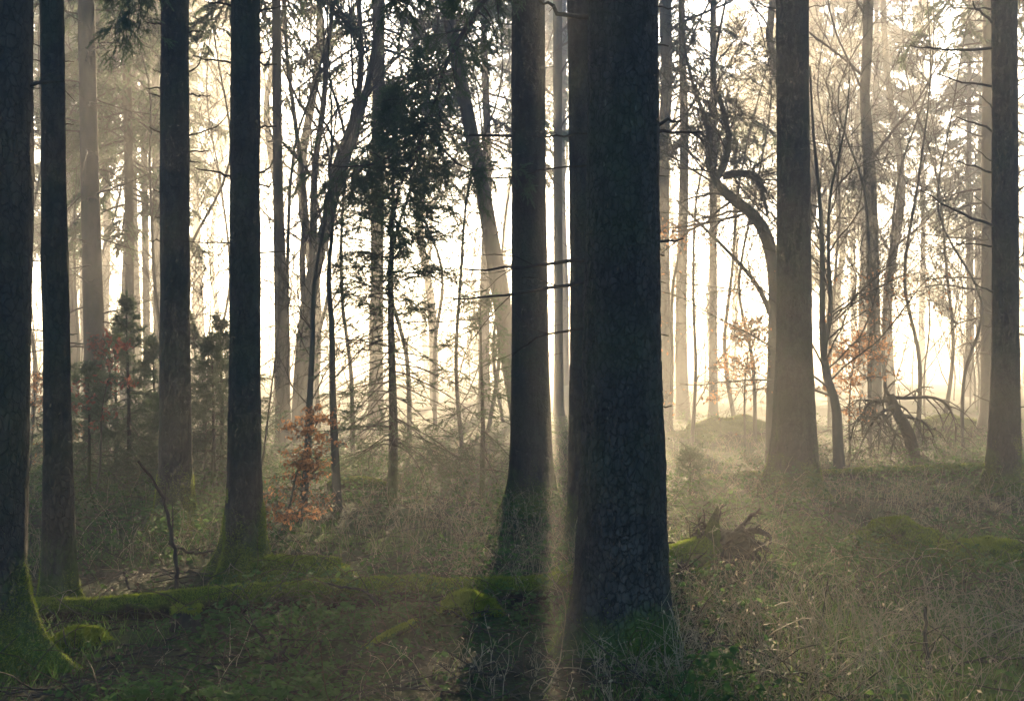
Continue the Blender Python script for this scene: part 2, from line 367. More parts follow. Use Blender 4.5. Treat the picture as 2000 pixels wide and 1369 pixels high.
# ------------------------------------------------------------------ tall dark spruces in front
rng = np.random.default_rng(104)
def trunk(prof, Y, H, nth=64, dz=0.03, flare=0.05, flare_h=0.16, roots=5, rot=0.0, amp=0.004, plates=0.0, seed=0, lean=0.0):
    """prof: rows (left px, right px, py). Returns mesh builder, base point, centre line function"""
    pr = np.array(prof, float); z = CAM_H - (pr[:, 2] - 684.5) * Y / F
    cx = ((pr[:, 0] + pr[:, 1]) / 2 - 1000) * Y / F; r = (pr[:, 1] - pr[:, 0]) / 2 * Y / F
    o = np.argsort(z); z, cx, r = z[o], cx[o], r[o]
    zt = z[-1]; sl = (cx[-1] - cx[0]) / (z[-1] - z[0])
    z = np.append(z, [zt + 4, H]); cx = np.append(cx, [cx[-1] + sl * 4, cx[-1] + sl * (H - zt)]); r = np.append(r, [r[-1] * 0.88, 0.03])
    bx = cx[0]; bz = float(gz(bx, Y))
    zz = np.concatenate([np.arange(-0.25, zt + 0.6, dz) + bz, np.linspace(zt + 0.9, H, 24)])
    th = np.arange(nth) / nth * 2 * math.pi
    TH, ZZ = np.meshgrid(th, zz)
    c = np.interp(ZZ, z, cx); rad = np.interp(ZZ, z, r)
    hgt = np.maximum(ZZ - bz, -0.1)
    g = np.random.default_rng(seed); lob = 0
    for k in range(roots):
        a0 = rot + k * 2 * math.pi / roots + g.uniform(-0.3, 0.3); w = g.uniform(0.25, 0.4)
        d = np.angle(np.exp(1j * (TH - a0))); lob = lob + g.uniform(0.6, 1.3) * np.exp(-(d / w) ** 2)
    rad = rad + flare * np.exp(-hgt / flare_h) * (0.3 + lob) + 0.3 * flare * np.exp(-hgt / (flare_h * 3)) * lob
    X, Yn, Zs = np.cos(TH), np.sin(TH), ZZ
    rad = rad + amp * 4.0 * fbm(X * 2.2, Yn * 2.2, Zs * 0.9, seed + 3, 3) + amp * 1.5 * fbm(X * 9, Yn * 9, Zs * 9, seed + 5, 3)
    if plates > 0:
        k = max(12, int(round(2 * math.pi * r[1] / 0.034)))
        w1 = 0.5 * fbm(X * 3, Yn * 3, Zs * 9, seed + 8, 2)
        f, cid = voro(TH / (2 * math.pi) * k + w1, Zs / 0.052 + w1, k, seed)
        rad = rad + plates * (np.clip(1.15 - 1.6 * f, -0.4, 0.5) + 0.8 * (cid - 0.5))
    V = np.stack([c + rad * X, Y + rad * Yn, ZZ], -1)
    n, m = V.shape[:2]; i = np.arange(n - 1)[:, None] * m; j = np.arange(m)[None]; j2 = (j + 1) % m
    q = np.stack(np.broadcast_arrays(i + j, i + j2, i + m + j2, i + m + j), -1)
    mb = MB().add(V, q.reshape(-1, 4))
    info = dict(base=np.array((bx, Y, bz)), cx=lambda h: np.interp(h, z, cx), r=lambda h: np.interp(h, z, r), V=V, Y=Y, H=H)
    return mb, info
def fuzz(mb, O, N, length, width, spread=0.6):
    D = nrm(N + spread * rng.normal(size=N.shape)); U = rng.normal(size=N.shape)
    k = len(O); place(mb, BLADE_V, BLADE_T, O, D, U, np.stack([length * (0.6 + 0.8 * rng.random(k)), np.full(k, width)], -1))
def surf_points(V, count, keep):
    """random points and normals on a closed grid V (rows, around, 3)"""
    n, m = V.shape[:2]; i = rng.integers(0, n - 1, count); j = rng.integers(0, m, count); a, b = rng.random(count)[:, None], rng.random(count)[:, None]
    j2 = (j + 1) % m
    p = V[i, j] * (1 - a) * (1 - b) + V[i + 1, j] * a * (1 - b) + V[i, j2] * (1 - a) * b + V[i + 1, j2] * a * b
    nn = nrm(np.cross(V[i, j2] - V[i, j], V[i + 1, j] - V[i, j]))
    k = keep(p, nn); return p[k], nn[k]
def dead_branch(root, base, pts, r0, twigs=0, n=9, name='dead_branch', mat_='dead_wood', moss=False):
    """one bare dead branch as a part; pts are world points, the first inside the trunk"""
    P = poly(pts, n); P[1:-1] += rng.normal(size=P[1:-1].shape) * r0 * 0.5
    mb = MB(); rd = np.linspace(r0, r0 * 0.35, n); tubes(mb, P, rd, 6)
    if twigs:
        C, cr, L = spawn(P[None], rd[None], twigs, 0.3, 0.98, R(55), 0.3, 0.35 * np.linalg.norm(P[-1] - P[0]), 5, 0.2, 0.06, rr=0.4, rmin=0.002)
        tubes(mb, C, cr, 4)
    return mb.build(name, M[mat_], root, base)
# crown shared by the tall dark trunks (above the frame, its boughs shade the floor)
def spruce_crown(H, z0, lmax, per_m, seed_len=0.16, nb2=10, droop=0.10, far=True, dens=1.0, hang=0.0, gaps=0.42):
    """boughs (tubes) and needles of one spruce, trunk axis at x=y=0"""
    bo, ne = MB(), MB()
    nb = int((H - z0) * per_m); z = z0 + (H - z0 - 0.2) * (np.arange(nb) + rng.random(nb)) / nb
    az = rng.random(nb) * 2 * math.pi
    keep = vnoise(np.cos(az) * 1.1 + 7, np.sin(az) * 1.1, z * .55, int(z0 * 10) + nb) > gaps + .06; az, z = az[keep], z[keep]; nb = len(z); t = (z - z0) / (H - z0)
    L = lmax * np.minimum(1, (1 - t) * 1.15 + 0.06) * (0.65 + 0.6 * rng.random(nb))
    el = R(-22) + R(60) * t ** 1.5 + 0.12 * rng.normal(size=nb)
    D = np.stack([np.cos(az) * np.cos(el), np.sin(az) * np.cos(el), np.sin(el)], -1); P = [np.stack([0 * z, 0 * z, z], -1)]
    for k in range(7):
        P.append(P[-1] + D * (L / 7)[:, None]); D = nrm(D + 0.06 * rng.normal(size=D.shape) + np.array([0, 0, -droop + 0.035 * k]))
    P = np.stack(P, 1); Rd = (0.006 + 0.009 * L)[:, None] * np.linspace(1, 0.25, 8)[None]
    tubes(bo, P, Rd, 4)
    C, cr, l2 = spawn(P, Rd, nb2, 0.15, 1.0, R(55), 0.2, 0.38 * L, 5, 0.12, 0.10 + hang, flat=0.75, prof=lambda q: 1.15 - 0.8 * q, rmin=0.0025)
    tubes(bo, C, cr, 3)
    def put(P2, R2, cnt, ln, gr):
        S, _, sl = spawn(P2, R2, cnt, 0.1, 1.0, R(42), 0.35, ln, 2, 0.0, 0.0, flat=0.6)
        tv, tt = SHOOT_FAR if far else SHOOT
        D = nrm(S[:, 1] - S[:, 0] + np.array([0, 0, -gr]) * sl[:, None]); U = nrm(np.array([0, 0, 1.0]) + 0.5 * rng.normal(size=D.shape))
        place(ne, tv, tt, S[:, 0], D, U, sl)
    put(C, cr, int(7 * dens), seed_len, 0.25 + hang * 2); put(P[:, 3:], Rd[:, 3:], int(10 * dens), seed_len, 0.2)
    return bo, ne
_bo, _ne = spruce_crown(21.0, 8.5, 2.5, 8.0)
CROWN_OB = None
def add_crown(root, info):
    global CROWN_OB
    for _ in (0,):
        o = CROWN_OB.copy() if CROWN_OB else build_multi('crown', ((_bo, M['twig']), (_ne, M['needles'])))
        if CROWN_OB: COL.objects.link(o)
        CROWN_OB = o; o.parent = root
        o.location = (float(info['cx'](14.0)) - info['base'][0], 0, 0); o.rotation_euler = (0, 0, rng.random() * 6.28)
FRONT = [
 # key, Y, profile rows (left, right, y), flare, roots, rot, label
 ('edge', 6.6, [(-72, 60, 0), (-72, 61, 340), (-80, 52, 684), (-86, 50, 900), (-100, 46, 1100), (-112, 62, 1230), (-116, 72, 1290)], .16, 4, 0.05, 'thick dark spruce trunk cut by the picture edge with a mossy root flaring outward'),
 ('slim', 8.05, [(78, 122, 0), (81, 126, 340), (84, 134, 684), (84, 140, 900), (82, 147, 1100), (80, 152, 1180)], .06, 5, 0.3, 'slim dark spruce trunk standing at the far end of the long mossy fallen log'),
 ('misty', 11.3, [(316, 368, 0), (314, 369, 340), (313, 371, 684), (312, 374, 900), (308, 377, 1000), (304, 380, 1040)], .10, 5, 0.4, 'brownish grey spruce trunk rising out of the young spruce thicket, dead stubs on both sides'),
 ('flared', 9.0, [(452, 508, 0), (450, 507, 340), (449, 509, 684), (444, 510, 900), (440, 514, 1050), (436, 520, 1128)], .12, 5, 0.2, 'dark spruce trunk with a broad green mossy foot just behind the long fallen log'),
 ('sun', 12.6, [(1000, 1064, 0), (1000, 1066, 340), (999, 1072, 684), (996, 1079, 900), (992, 1084, 1002)], .11, 5, 0.9, 'dark spruce trunk with the sun at its edge, long drooping needled branch'),
 ('behind', 9.9, [(1108, 1184, 0), (1111, 1187, 340), (1113, 1190, 684), (1110, 1192, 900), (1106, 1196, 1088)], .08, 5, 0.1, 'spruce trunk mostly hidden behind the big scaly trunk, beside the sun gap'),
 ('big', 6.6, [(1150, 1284, 0), (1148, 1284, 340), (1139, 1290, 684), (1134, 1299, 900), (1127, 1303, 1100), (1118, 1308, 1230), (1112, 1312, 1290)], .09, 6, 0.5, 'biggest and nearest trunk, dark spruce with scaly plated bark'),
 ('right', 13.5, [(1516, 1578, 0), (1518, 1581, 340), (1517, 1586, 684), (1509, 1594, 850), (1504, 1600, 930), (1500, 1606, 982)], .12, 5, 0.3, 'smooth grey brown spruce trunk with a wide flared foot behind the root plate'),
 ('stubby', 14.0, [(1938, 1986, 0), (1938, 1988, 340), (1938, 1990, 684), (1932, 1992, 850), (1929, 1994, 970)], .08, 5, 0.2, 'dark spruce trunk bristling with long bare dead branches'),
]
TREES = {}
for key, Y, prof, fl, nroot, rot, label in FRONT:
    big = key == 'big'
    mb, info = trunk(prof, Y, 21.5, 170 if big else 72, 0.011 if big else 0.03, fl, 0.15 if Y > 8.5 else 0.13, nroot, rot, 0.005 if big else 0.0035, 0.006 if big else (0.0025 if key == 'edge' else 0.0012), seed=len(TREES) * 17 + 3)
    b = info['base']; root = thing('spruce_tree', b, label, 'tree')
    mb.build('trunk', M['flaky_bark' if big else 'spruce_bark'], root, b)
    add_crown(root, info)
    # moss fuzz on the root flare
    hmax = 0.60 if key in ('edge', 'flared', 'misty') else 0.45 if key in ('flared', 'misty', 'sun', 'right', 'stubby') else 0.30
    fz = MB(); cnt = 60000 if key in ('edge', 'flared') else 30000
    low = info['V'][:int(1.0 / (0.011 if big else 0.03))]
    dens = lambda p, nn: (p[:, 2] > b[2] - 0.05) & (rng.random(len(p)) < np.clip(1.0 - (p[:, 2] - b[2]) / hmax + 1.3 * fbm(p[:, 0] * 9, p[:, 1] * 9, p[:, 2] * 5, 77, 2), 0, 1) * (1.0 if not big else 0.35))
    p, nn = surf_points(low, cnt, dens); fuzz(fz, p, nrm(nn + np.array([0, 0, 0.35])), 0.016, 0.0035)
    fz.build('moss', M['moss'], root, b, smooth=False)
    TREES[key] = (root, info)
def stub(key, px, py, px2, py2, r=0.010, tw=0, via=(), dy=0.0):
    """dead branch from the trunk edge at (px, py) to (px2, py2)"""
    root, info = TREES[key]; Y = info['Y']; z = CAM_H - (py - 684.5) * Y / F
    pts = [np.array((float(info['cx'](z)), Y, z))] + [W(*q, Y + dy * (k + 1) / (len(via) + 1)) for k, q in enumerate(via)] + [W(px2, py2, Y + dy)]
    dead_branch(root, info['base'], pts, r * (1.5 if key == 'stubby' else 1.2), tw)
for a in ((0, 95, 62, 35), (0, 165, 124, 158)): stub('edge', a[0], a[1], a[2], a[3], 0.014, 3)
for a in ((122, 118, 145, 121), (82, 120, 62, 118), (80, 98, 62, 86), (126, 245, 145, 243), (84, 382, 62, 378), (84, 515, 60, 508), (134, 655, 152, 652), (84, 652, 58, 642)): stub('slim', *a, 0.006)
for a in ((316, 55, 281, 42), (316, 155, 298, 135), (316, 175, 285, 172), (316, 195, 290, 182), (316, 272, 291, 248), (314, 390, 300, 370), (369, 66, 398, 62), (369, 187, 412, 186), (370, 272, 450, 215, .007, 1, ((420, 250),)), (369, 296, 408, 296), (370, 320, 390, 318), (314, 428, 302, 424), (369, 155, 395, 103, .008, 0, ((384, 130),)), (314, 470, 292, 470)): stub('misty', *a)
for a in ((452, 17, 398, 2), (452, 128, 376, 110, .008, 1, ((415, 118),)), (508, 130, 541, 126), (508, 118, 522, 100), (508, 250, 540, 247), (450, 350, 380, 328), (508, 348, 534, 308, .007, 0, ((524, 330),)), (508, 364, 537, 362), (449, 475, 350, 472, .006, 1), (508, 495, 560, 491, .008), (508, 20, 560, 14), (452, 148, 440, 146)): stub('flared', *a)
for a in ((1000, 268, 830, 245, .014, 4, ((930, 265), (880, 255))), (1000, 240, 950, 246, .006), (1066, 140, 1082, 130, .006), (1000, 345, 890, 330, .009, 5, ((940, 348),)), (1068, 450, 1084, 445, .006), (1072, 700, 1100, 690, .006), (1000, 50, 930, 42, .007, 3)): stub('sun', *a)
for a in ((1150, 508, 905, 526, .011, 4, ((1090, 512), (1010, 524)), .6), (1148, 545, 868, 582, .010, 4, ((1080, 560), (980, 578)), .5), (1142, 632, 1000, 695, .008, 2, ((1070, 655),), .4), (1284, 245, 1330, 237, .014), (1286, 265, 1372, 257, .011, 1), (1286, 478, 1335, 466, .011, 1), (1286, 500, 1298, 500, .010), (1288, 555, 1300, 553, .007), (1290, 655, 1306, 656, .008), (1292, 794, 1312, 792, .008), (1284, 90, 1306, 91, .008), (1284, 75, 1294, 73, .008), (1284, 12, 1318, 13, .007), (1150, 40, 1052, 0, .014, 1, ((1110, 33), (1075, 12))), (1145, 258, 1062, 270, .007, 2, ((1100, 264),)), (1142, 320, 1030, 340, .006, 2, ((1080, 328),)), (1300, 1060, 1318, 1059, .008), (1284, 345, 1312, 344, .005)): stub('big', *a)
for a in ((1578, 22, 1622, 8, .008), (1516, 85, 1495, 80, .006), (1516, 152, 1492, 150, .006), (1516, 20, 1470, 6, .008, 0, ((1490, 15),)), (1518, 500, 1470, 480, .007, 2), (1580, 78, 1588, 74, .008), (1518, 285, 1500, 282, .006)): stub('right', *a)
for a in ((1938, 98, 1778, 90, .012, 2, ((1850, 96),)), (1938, 60, 1900, 2, .014, 1, ((1920, 30),)), (1938, 170, 1826, 142, .010, 2, ((1880, 160),)), (1938, 262, 1868, 228, .011, 1), (1938, 235, 1914, 186, .009), (1938, 345, 1864, 314, .010, 2), (1938, 330, 1905, 292, .008), (1938, 450, 1798, 372, .013, 2, ((1880, 418),)), (1938, 430, 1905, 384, .008), (1938, 483, 1840, 473, .009, 1), (1938, 580, 1900, 555, .010, 0), (1988, 215, 2040, 150, .009, 1), (1988, 400, 2040, 320, .010, 1), (1988, 520, 2040, 470, .009), (1992, 640, 2030, 635, .009), (1938, 18, 1850, 15, .008, 1), (1938, 640, 1920, 636, .007), (1990, 800, 2030, 790, .008), (1934, 800, 1900, 770, .008), (1938, 860, 1990, 850, .008)): stub('stubby', *a)

# drooping needled branch of the trunk beside the sun, and hanging sprays
def needled(root, base, lines, r0, n2=16, l2=0.35, hang=0.25, shoots=9, slen=0.085, dry=False, name='needled_branch'):
    bo, ne = MB(), MB()
    for pts, r in lines:
        P = poly(pts, 16); P[1:-1] += rng.normal(size=P[1:-1].shape) * 0.006; rd = np.linspace(r, r * 0.3, 16); tubes(bo, P, rd, 6)
        ln = np.linalg.norm(np.diff(P, axis=0), axis=1).sum()
        C, cr, L = spawn(P[None], rd[None], max(4, int(n2 * ln)), 0.12, 1.0, R(60), 0.35, l2, 6, 0.16, hang, flat=0.5, rr=0.4, rmin=0.002); tubes(bo, C, cr, 4)
        E, er, L3 = spawn(C, cr, 4, 0.2, 1.0, R(50), 0.3, 0.45 * L, 4, 0.15, hang * 0.8, flat=0.5, rr=0.6, rmin=0.0015); tubes(bo, E, er, 3)
        for Q, qr, c in ((C, cr, shoots), (E, er, shoots)):
            keep = rng.random(len(Q)) < 0.8; Q, qr = Q[keep], qr[keep]
            S, _, sl = spawn(Q, qr, c, 0.25, 1.0, R(35), 0.35, slen, 2, 0, 0, flat=0.6)
            D = nrm(S[:, 1] - S[:, 0] + np.array([0, 0, -0.3]) * sl[:, None]); place(ne, *SHOOT, S[:, 0], D, nrm(np.array([0, 0, 1.0]) + 0.5 * rng.normal(size=D.shape)), sl)
    b = bo.build(name, M['twig'], root, base)
    ne.build('needles', M['needles_dry' if dry else 'needles'], b, base, smooth=False)
    b.parent = root
    return b
rt, inf = TREES['sun']; zc = 6.2
top = np.array((float(inf['cx'](zc)), 12.6, zc))
needled(rt, inf['base'], [
    ([top, W(985, -60, 12.2), W(945, 5, 11.9), W(878, 110, 11.6), W(845, 215, 11.5), W(826, 246, 11.4)], 0.034),
    ([W(826, 246, 11.4), W(790, 285, 11.3), W(735, 318, 11.2), W(675, 326, 11.1), W(610, 318, 11.0)], 0.016),
    ([W(828, 244, 11.4), W(815, 300, 11.3), W(785, 355, 11.25), W(764, 440, 11.2)], 0.015),
    ([W(832, 242, 11.4), W(872, 300, 11.6), W(925, 332, 11.8), W(1000, 330, 12.0)], 0.014),
    ([W(872, 118, 11.6), W(840, 150, 11.4), W(795, 180, 11.3), W(775, 205, 11.2)], 0.008),
    ([W(905, 60, 11.7), W(850, 70, 11.5), W(800, 105, 11.4)], 0.008)], 0.02, n2=15, l2=0.34, shoots=10, slen=.09)
rt, inf = TREES['misty']
needled(rt, inf['base'], [([np.array((float(inf['cx'](5.4)), 11.3, 5.4)), W(300, -70, 10.9), W(258, -20, 10.6), W(248, 60, 10.5)], 0.014)], 0.02, n2=16, l2=0.30, hang=0.35)
rt, inf = TREES['big']
needled(rt, inf['base'], [([np.array((float(inf['cx'](3.75)), 6.6, 3.75)), W(1000, -90, 6.9), W(860, -35, 7.2), W(770, 5, 7.4)], 0.012)], 0.02, n2=12, l2=0.20, slen=0.07)

# ------------------------------------------------------------------ young spruces
rng = np.random.default_rng(105)
def young_spruce(H, z0, lfun, per_m, seed_nb2=11, lean=0.0, r0=None, bare_to=0.0, shoots=10, slen=0.085, droop=0.05):
    tr, bo, ne = MB(), MB(), MB()
    r0 = r0 or 0.012 * H + 0.008
    n = 24; zz = np.linspace(-0.1, H, n); P0 = np.stack([lean * (zz / H) ** 2 + 0.012 * np.sin(zz * 2.3), 0.012 * np.cos(zz * 1.7), zz], -1)
    tubes(tr, P0, np.maximum(r0 * (1 - np.clip(zz, 0, H) / H) ** 0.85, 0.003), 8)
    nb = int((H - z0) * per_m); z = z0 + (H - z0 - 0.06) * (np.arange(nb) + rng.random(nb)) / nb
    t = z / H; az = np.arange(nb) * 2.4 + 0.5 * rng.normal(size=nb)
    L = lfun(t) * (0.7 + 0.55 * rng.random(nb)); el = R(-14) + R(62) * t ** 1.6 + 0.20 * rng.normal(size=nb)
    D = np.stack([np.cos(az) * np.cos(el), np.sin(az) * np.cos(el), np.sin(el)], -1)
    Q = [np.stack([np.interp(z, zz, P0[:, 0]), np.interp(z, zz, P0[:, 1]), z], -1)]
    for k in range(7):
        Q.append(Q[-1] + D * (L / 7)[:, None]); D = nrm(D + 0.07 * rng.normal(size=D.shape) + np.array([0, 0, -droop + 0.02 * k]))
    Q = np.stack(Q, 1); Rd = (0.003 + 0.005 * L)[:, None] * np.linspace(1, 0.3, 8)[None]; tubes(bo, Q, Rd, 5)
    live = t > bare_to; dead = ~live
    if dead.any():
        C, cr, l2 = spawn(Q[dead], Rd[dead], 9, 0.15, 1, R(52), 0.25, 0.35 * L[dead], 4, 0.15, 0.1, flat=0.6, rmin=0.0016); tubes(bo, C, cr, 3)
        E, er, _ = spawn(C, cr, 3, 0.3, 1, R(45), 0.3, 0.4 * l2, 3, 0.1, 0.1, flat=0.5, rmin=0.0012); tubes(bo, E, er, 3)
        pick = rng.random(len(C)) < 0.65
        S, _, sl = spawn(C[pick], cr[pick], 5, 0.35, 1, R(35), 0.3, slen, 2, flat=0.6); S, sl = S.reshape(-1, 2, 3), sl.reshape(-1); place(ne, *SHOOT, S[:, 0], nrm(S[:, 1] - S[:, 0]), np.tile([0, 0, 1.0], (len(S), 1)), sl)
    C, cr, l2 = spawn(Q[live], Rd[live], seed_nb2, 0.15, 1, R(55), 0.18, 0.42 * L[live], 5, 0.12, 0.13, flat=0.45, prof=lambda q: 1.2 - 0.85 * q, rmin=0.0018); tubes(bo, C, cr, 3)
    for A, ar, c in ((C, cr, shoots), (Q[live][:, 2:], Rd[live][:, 2:], shoots * 2), (P0[None, -5:], np.full((1, 5), 0.004), 14)):
        S, _, sl = spawn(A, ar, c, 0.1, 1.0, R(40), 0.3, slen, 2, flat=0.65)
        D = nrm(S[:, 1] - S[:, 0] + np.array([0, 0, -0.12]) * sl[:, None]); place(ne, *SHOOT, S[:, 0], D, nrm(np.array([0, 0, 1.0]) + 0.4 * rng.normal(size=D.shape)), sl)
    return tr, bo, ne
def put_young(loc, parts, label, group=None, name='young_spruce'):
    root = thing(name, loc, label, 'tree' if name != 'spruce_bush' else 'bush', group)
    parts[0].build('trunk', M['spruce_bark'], root); build_multi('crown', ((parts[1], M['twig']), (parts[2], M['needles'])), root)
    return root
c = G(-1.18, 12.6)
H1 = 4.15
put_young(c, young_spruce(H1, 0.55, lambda t: np.interp(t, [0, .12, .38, .5, .62, .80, .93, 1.0], [.60, .95, .90, .62, .66, .42, .13, .03]), 40, seed_nb2=10, bare_to=0.50, r0=0.052, shoots=8, droop=.09), 'young spruce with dense dark top and thin bare lower boughs near the sun trunk')
c = G(-0.33, 14.0)
put_young(c, young_spruce(2.3, 0.35, lambda t: np.interp(t, [0, .3, 1], [.9, .95, .1]), 13, shoots=5, droop=.08), 'loose young spruce with drooping boughs close against the sun trunk')
YS = [(250, 15.0, 2.25, 'tallest'), (172, 14.2, 1.45, ''), (415, 13.4, 1.75, ''), (300, 15.8, 1.8, ''), (432, 14.8, 2.0, ''), (120, 16.5, 1.7, ''), (365, 17.0, 2.1, ''), (225, 16.4, 1.9, ''), (335, 14.0, 1.3, ''), (470, 15.6, 1.9, '')]
LAB = ['narrow young spruce with a thin leader in the thicket behind the trunks', 'low young spruce between the slim trunk and the brown leaved shrub', 'young spruce squeezed between the brownish grey trunk and the mossy footed trunk',
       'young spruce half hidden behind the brownish grey trunk', 'taller young spruce behind the dark mossy footed trunk', 'young spruce seen between the slim trunk and the hazy trunk', 'young spruce farthest back in the thicket', 'slender young spruce behind the red leaved beech in the thicket', 'lowest young spruce, at the foot of the brownish grey trunk', 'young spruce showing on the sapling side of the mossy footed trunk']
for (px, Y, h, _), lb in zip(YS, LAB):
    x = (px - 1000) * Y / F
    put_young(G(x, Y), young_spruce(h, 0.08, lambda t: np.interp(t, [0, .2, .6, .85, 1], [.78, .70, .36, .12, .02]) * (0.75 + 0.12 * h), 23, seed_nb2=9, shoots=7, droop=.08), lb, 'young spruces of the thicket')
x = (1347 - 1000) * 13.6 / F
put_young(G(x, 13.6), young_spruce(0.52, 0.02, lambda t: np.interp(t, [0, 1], [.30, .13]), 75, seed_nb2=5, shoots=5, slen=.06, droop=-0.05), 'low bushy spruce seedling behind the root plate', name='spruce_bush')

# ------------------------------------------------------------------ bare broadleaf trees and saplings
rng = np.random.default_rng(106)
def bare_tree(trunk_pts, r0, r1, l1, n1, a1=48, t0=0.3, n2=7, n3=5, n4=0, up=0.05, wander=0.14, sides=8, leaves=0, leaf_len=0.06, leaf_zone=None, flat=0.0, rmin=0.0022, npt=26, low=1.0):
    tr, br, lf = MB(), MB(), MB()
    P = poly(trunk_pts, npt)[None]; rd = (r1 + (r0 - r1) * (1 - np.linspace(0, 1, npt)) ** 1.25)[None]; tubes(tr, P, rd, sides)
    A, ar, la = spawn(P, rd, n1, t0, 0.99, R(a1), 0.2, l1, 9, wander, -up, flat=flat, rr=0.27, prof=lambda t: 1.15 - 0.6 * t, rmin=rmin * 1.6); tubes(br, A, ar, 5)
    B, brd, lb = spawn(A, ar, n2, 0.2, 1.0, R(42), 0.25, 0.42 * la, 6, wander * 1.2, -up * 0.6, flat=flat, rr=0.55, prof=lambda t: 1.2 - 0.7 * t, rmin=rmin * 1.15); tubes(br, B, brd, 4)
    C, crd, lc = spawn(B, brd, n3, 0.2, 1.0, R(42), 0.3, 0.45 * lb, 4, wander * 1.3, -up * 0.3, flat=flat, rr=0.6, rmin=rmin); tubes(br, C, crd, 3)
    last = C
    if n4:
        D, drd, ld = spawn(C, crd, n4, 0.25, 1.0, R(40), 0.3, 0.5 * lc, 3, wander, 0, flat=flat, rr=0.7, rmin=rmin * 0.8); tubes(br, D, drd, 3); last = D
    if leaves:
        tips = np.concatenate([last[:, -1], last[:, 1], C[:, 2]]);
        if leaf_zone is not None and leaf_zone(tips).any(): tips = tips[leaf_zone(tips)]
        k = rng.integers(0, max(1, len(tips)), leaves); O = tips[k] + 0.015 * rng.normal(size=(leaves, 3))
        Dl = nrm(rng.normal(size=(leaves, 3)) + np.array([0, 0, -0.6])); place(lf, LEAF_V, LEAF_T, O, Dl, nrm(rng.normal(size=(leaves, 3)) + np.array([0, 0, 1.0])), leaf_len * (0.6 + 0.7 * rng.random(leaves)))
    return tr, br, lf
def put_bare(base, parts, label, name='beech_tree', group=None, bark='beech_bark', leaf='brown_leaf', cat='tree', extra=()):
    root = thing(name, base, label, cat, group)
    parts[0].build('trunk', M[bark], root, base); parts[1].build('crown', M['twig'], root, base)
    if parts[2].n: parts[2].build('leaves', M[leaf], root, base, smooth=False)
    return root
def wpts(rows, Y): return [W(a, b, Y) for a, b in rows]
# sapling pair left of the young spruce
put_bare(G(-1.97, 12.0), bare_tree([G(-1.97, 12.0)] + wpts([(600, 900), (604, 800), (610, 680), (612, 580), (622, 500), (640, 400), (648, 250), (640, 60)], 12.0), .040, .006, .75, 20, 42, .22, 6, 5, 0, .03), 'thin crooked bare sapling with orange leaves around its foot', 'beech_sapling')
put_bare(G(-1.66, 12.2), bare_tree([G(-1.66, 12.2)] + wpts([(655, 900), (650, 780), (648, 640), (642, 540), (650, 430), (645, 340), (660, 200)], 12.2), .046, .007, .70, 18, 42, .3, 6, 5, 0, .03), 'thin dark bare sapling between the crooked sapling and the young spruce', 'beech_sapling')
put_bare(G(-2.0, 10.9), bare_tree([G(-2.0, 10.9)] + wpts([(562, 1000), (578, 930), (598, 870), (620, 825)], 10.9), .012, .004, .62, 18, 76, .03, 6, 5, 0, -.005, leaves=2000, leaf_len=.034, flat=.85), 'low beech shrub holding orange brown leaves beside the crooked sapling', 'beech_shrub', cat='shrub')
put_bare(G(-4.55, 14.0), bare_tree([G(-4.55, 14.0)] + wpts([(196, 900), (200, 800), (216, 720), (222, 680)], 14.0), .014, .004, .55, 10, 55, .35, 5, 5, 0, .02, leaves=420, leaf_len=.048, leaf_zone=lambda p: p[:, 2] > 0.5), 'young beech with dark red leaves in front of the spruce thicket', 'beech_shrub', leaf='red_leaf', cat='shrub')
put_bare(G(-5.9, 15.6), bare_tree([G(-5.9, 15.6)] + wpts([(60, 900), (66, 800), (70, 740)], 15.6), .014, .004, .8, 12, 62, .15, 6, 5, 0, 0, leaves=700, leaf_len=.042, flat=.7), 'beech shrub with rusty leaves seen between the edge trunk and the slim trunk', 'beech_shrub', cat='shrub')
# bushy bare twigs
put_bare(G(-3.35, 13.9), bare_tree([G(-3.35, 13.9)] + wpts([(402, 850), (408, 680), (412, 560), (405, 470)], 13.9), .014, .003, .6, 16, 40, .3, 6, 5, 0, .03), 'fine bare twiggy sapling between the brownish grey trunk and the mossy footed trunk', 'beech_sapling')
put_bare(G(-2.65, 13.0), bare_tree([G(-2.65, 13.0)] + wpts([(512, 900), (530, 760), (545, 640), (560, 540)], 13.0), .014, .003, .7, 18, 45, .3, 6, 5, 0, .03), 'spreading bare sapling just beside the mossy footed trunk', 'beech_sapling')
# sapling with two stems on the right
Yr = 16.0
tr, br, lf = bare_tree([G((1640 - 1000) * Yr / F, Yr)] + wpts([(1636, 850), (1632, 790), (1612, 720), (1606, 620), (1606, 500), (1600, 380), (1588, 250), (1582, 130)], Yr), .078, .012, 2.1, 28, 54, .26, 11, 7, 3, .03, leaves=500, leaf_len=.045, leaf_zone=lambda p: p[:, 2] < 2.6)
P2 = poly(wpts([(1610, 680), (1622, 600), (1618, 500), (1622, 380), (1650, 250), (1660, 150)], Yr), 20)[None]; r2 = np.linspace(.035, .006, 20)[None]
tubes(tr, P2, r2, 7); A, ar, la = spawn(P2, r2, 13, .1, 1, R(48), .2, 1.3, 9, .13, -.03, rr=.5, rmin=.003); tubes(br, A, ar, 5)
B, brd, lb = spawn(A, ar, 8, .2, 1, R(40), .25, .4 * la, 5, .15, 0, rr=.55, rmin=.0025); tubes(br, B, brd, 4); C, crd, lc = spawn(B, brd, 4, .2, 1, R(40), .3, .45 * lb, 4, .15, 0, rmin=.002); tubes(br, C, crd, 3)
put_bare(G((1640 - 1000) * Yr / F, Yr), (tr, br, lf), 'dark two stemmed bare beech sapling spreading fine twigs over the clearing', 'beech_sapling')
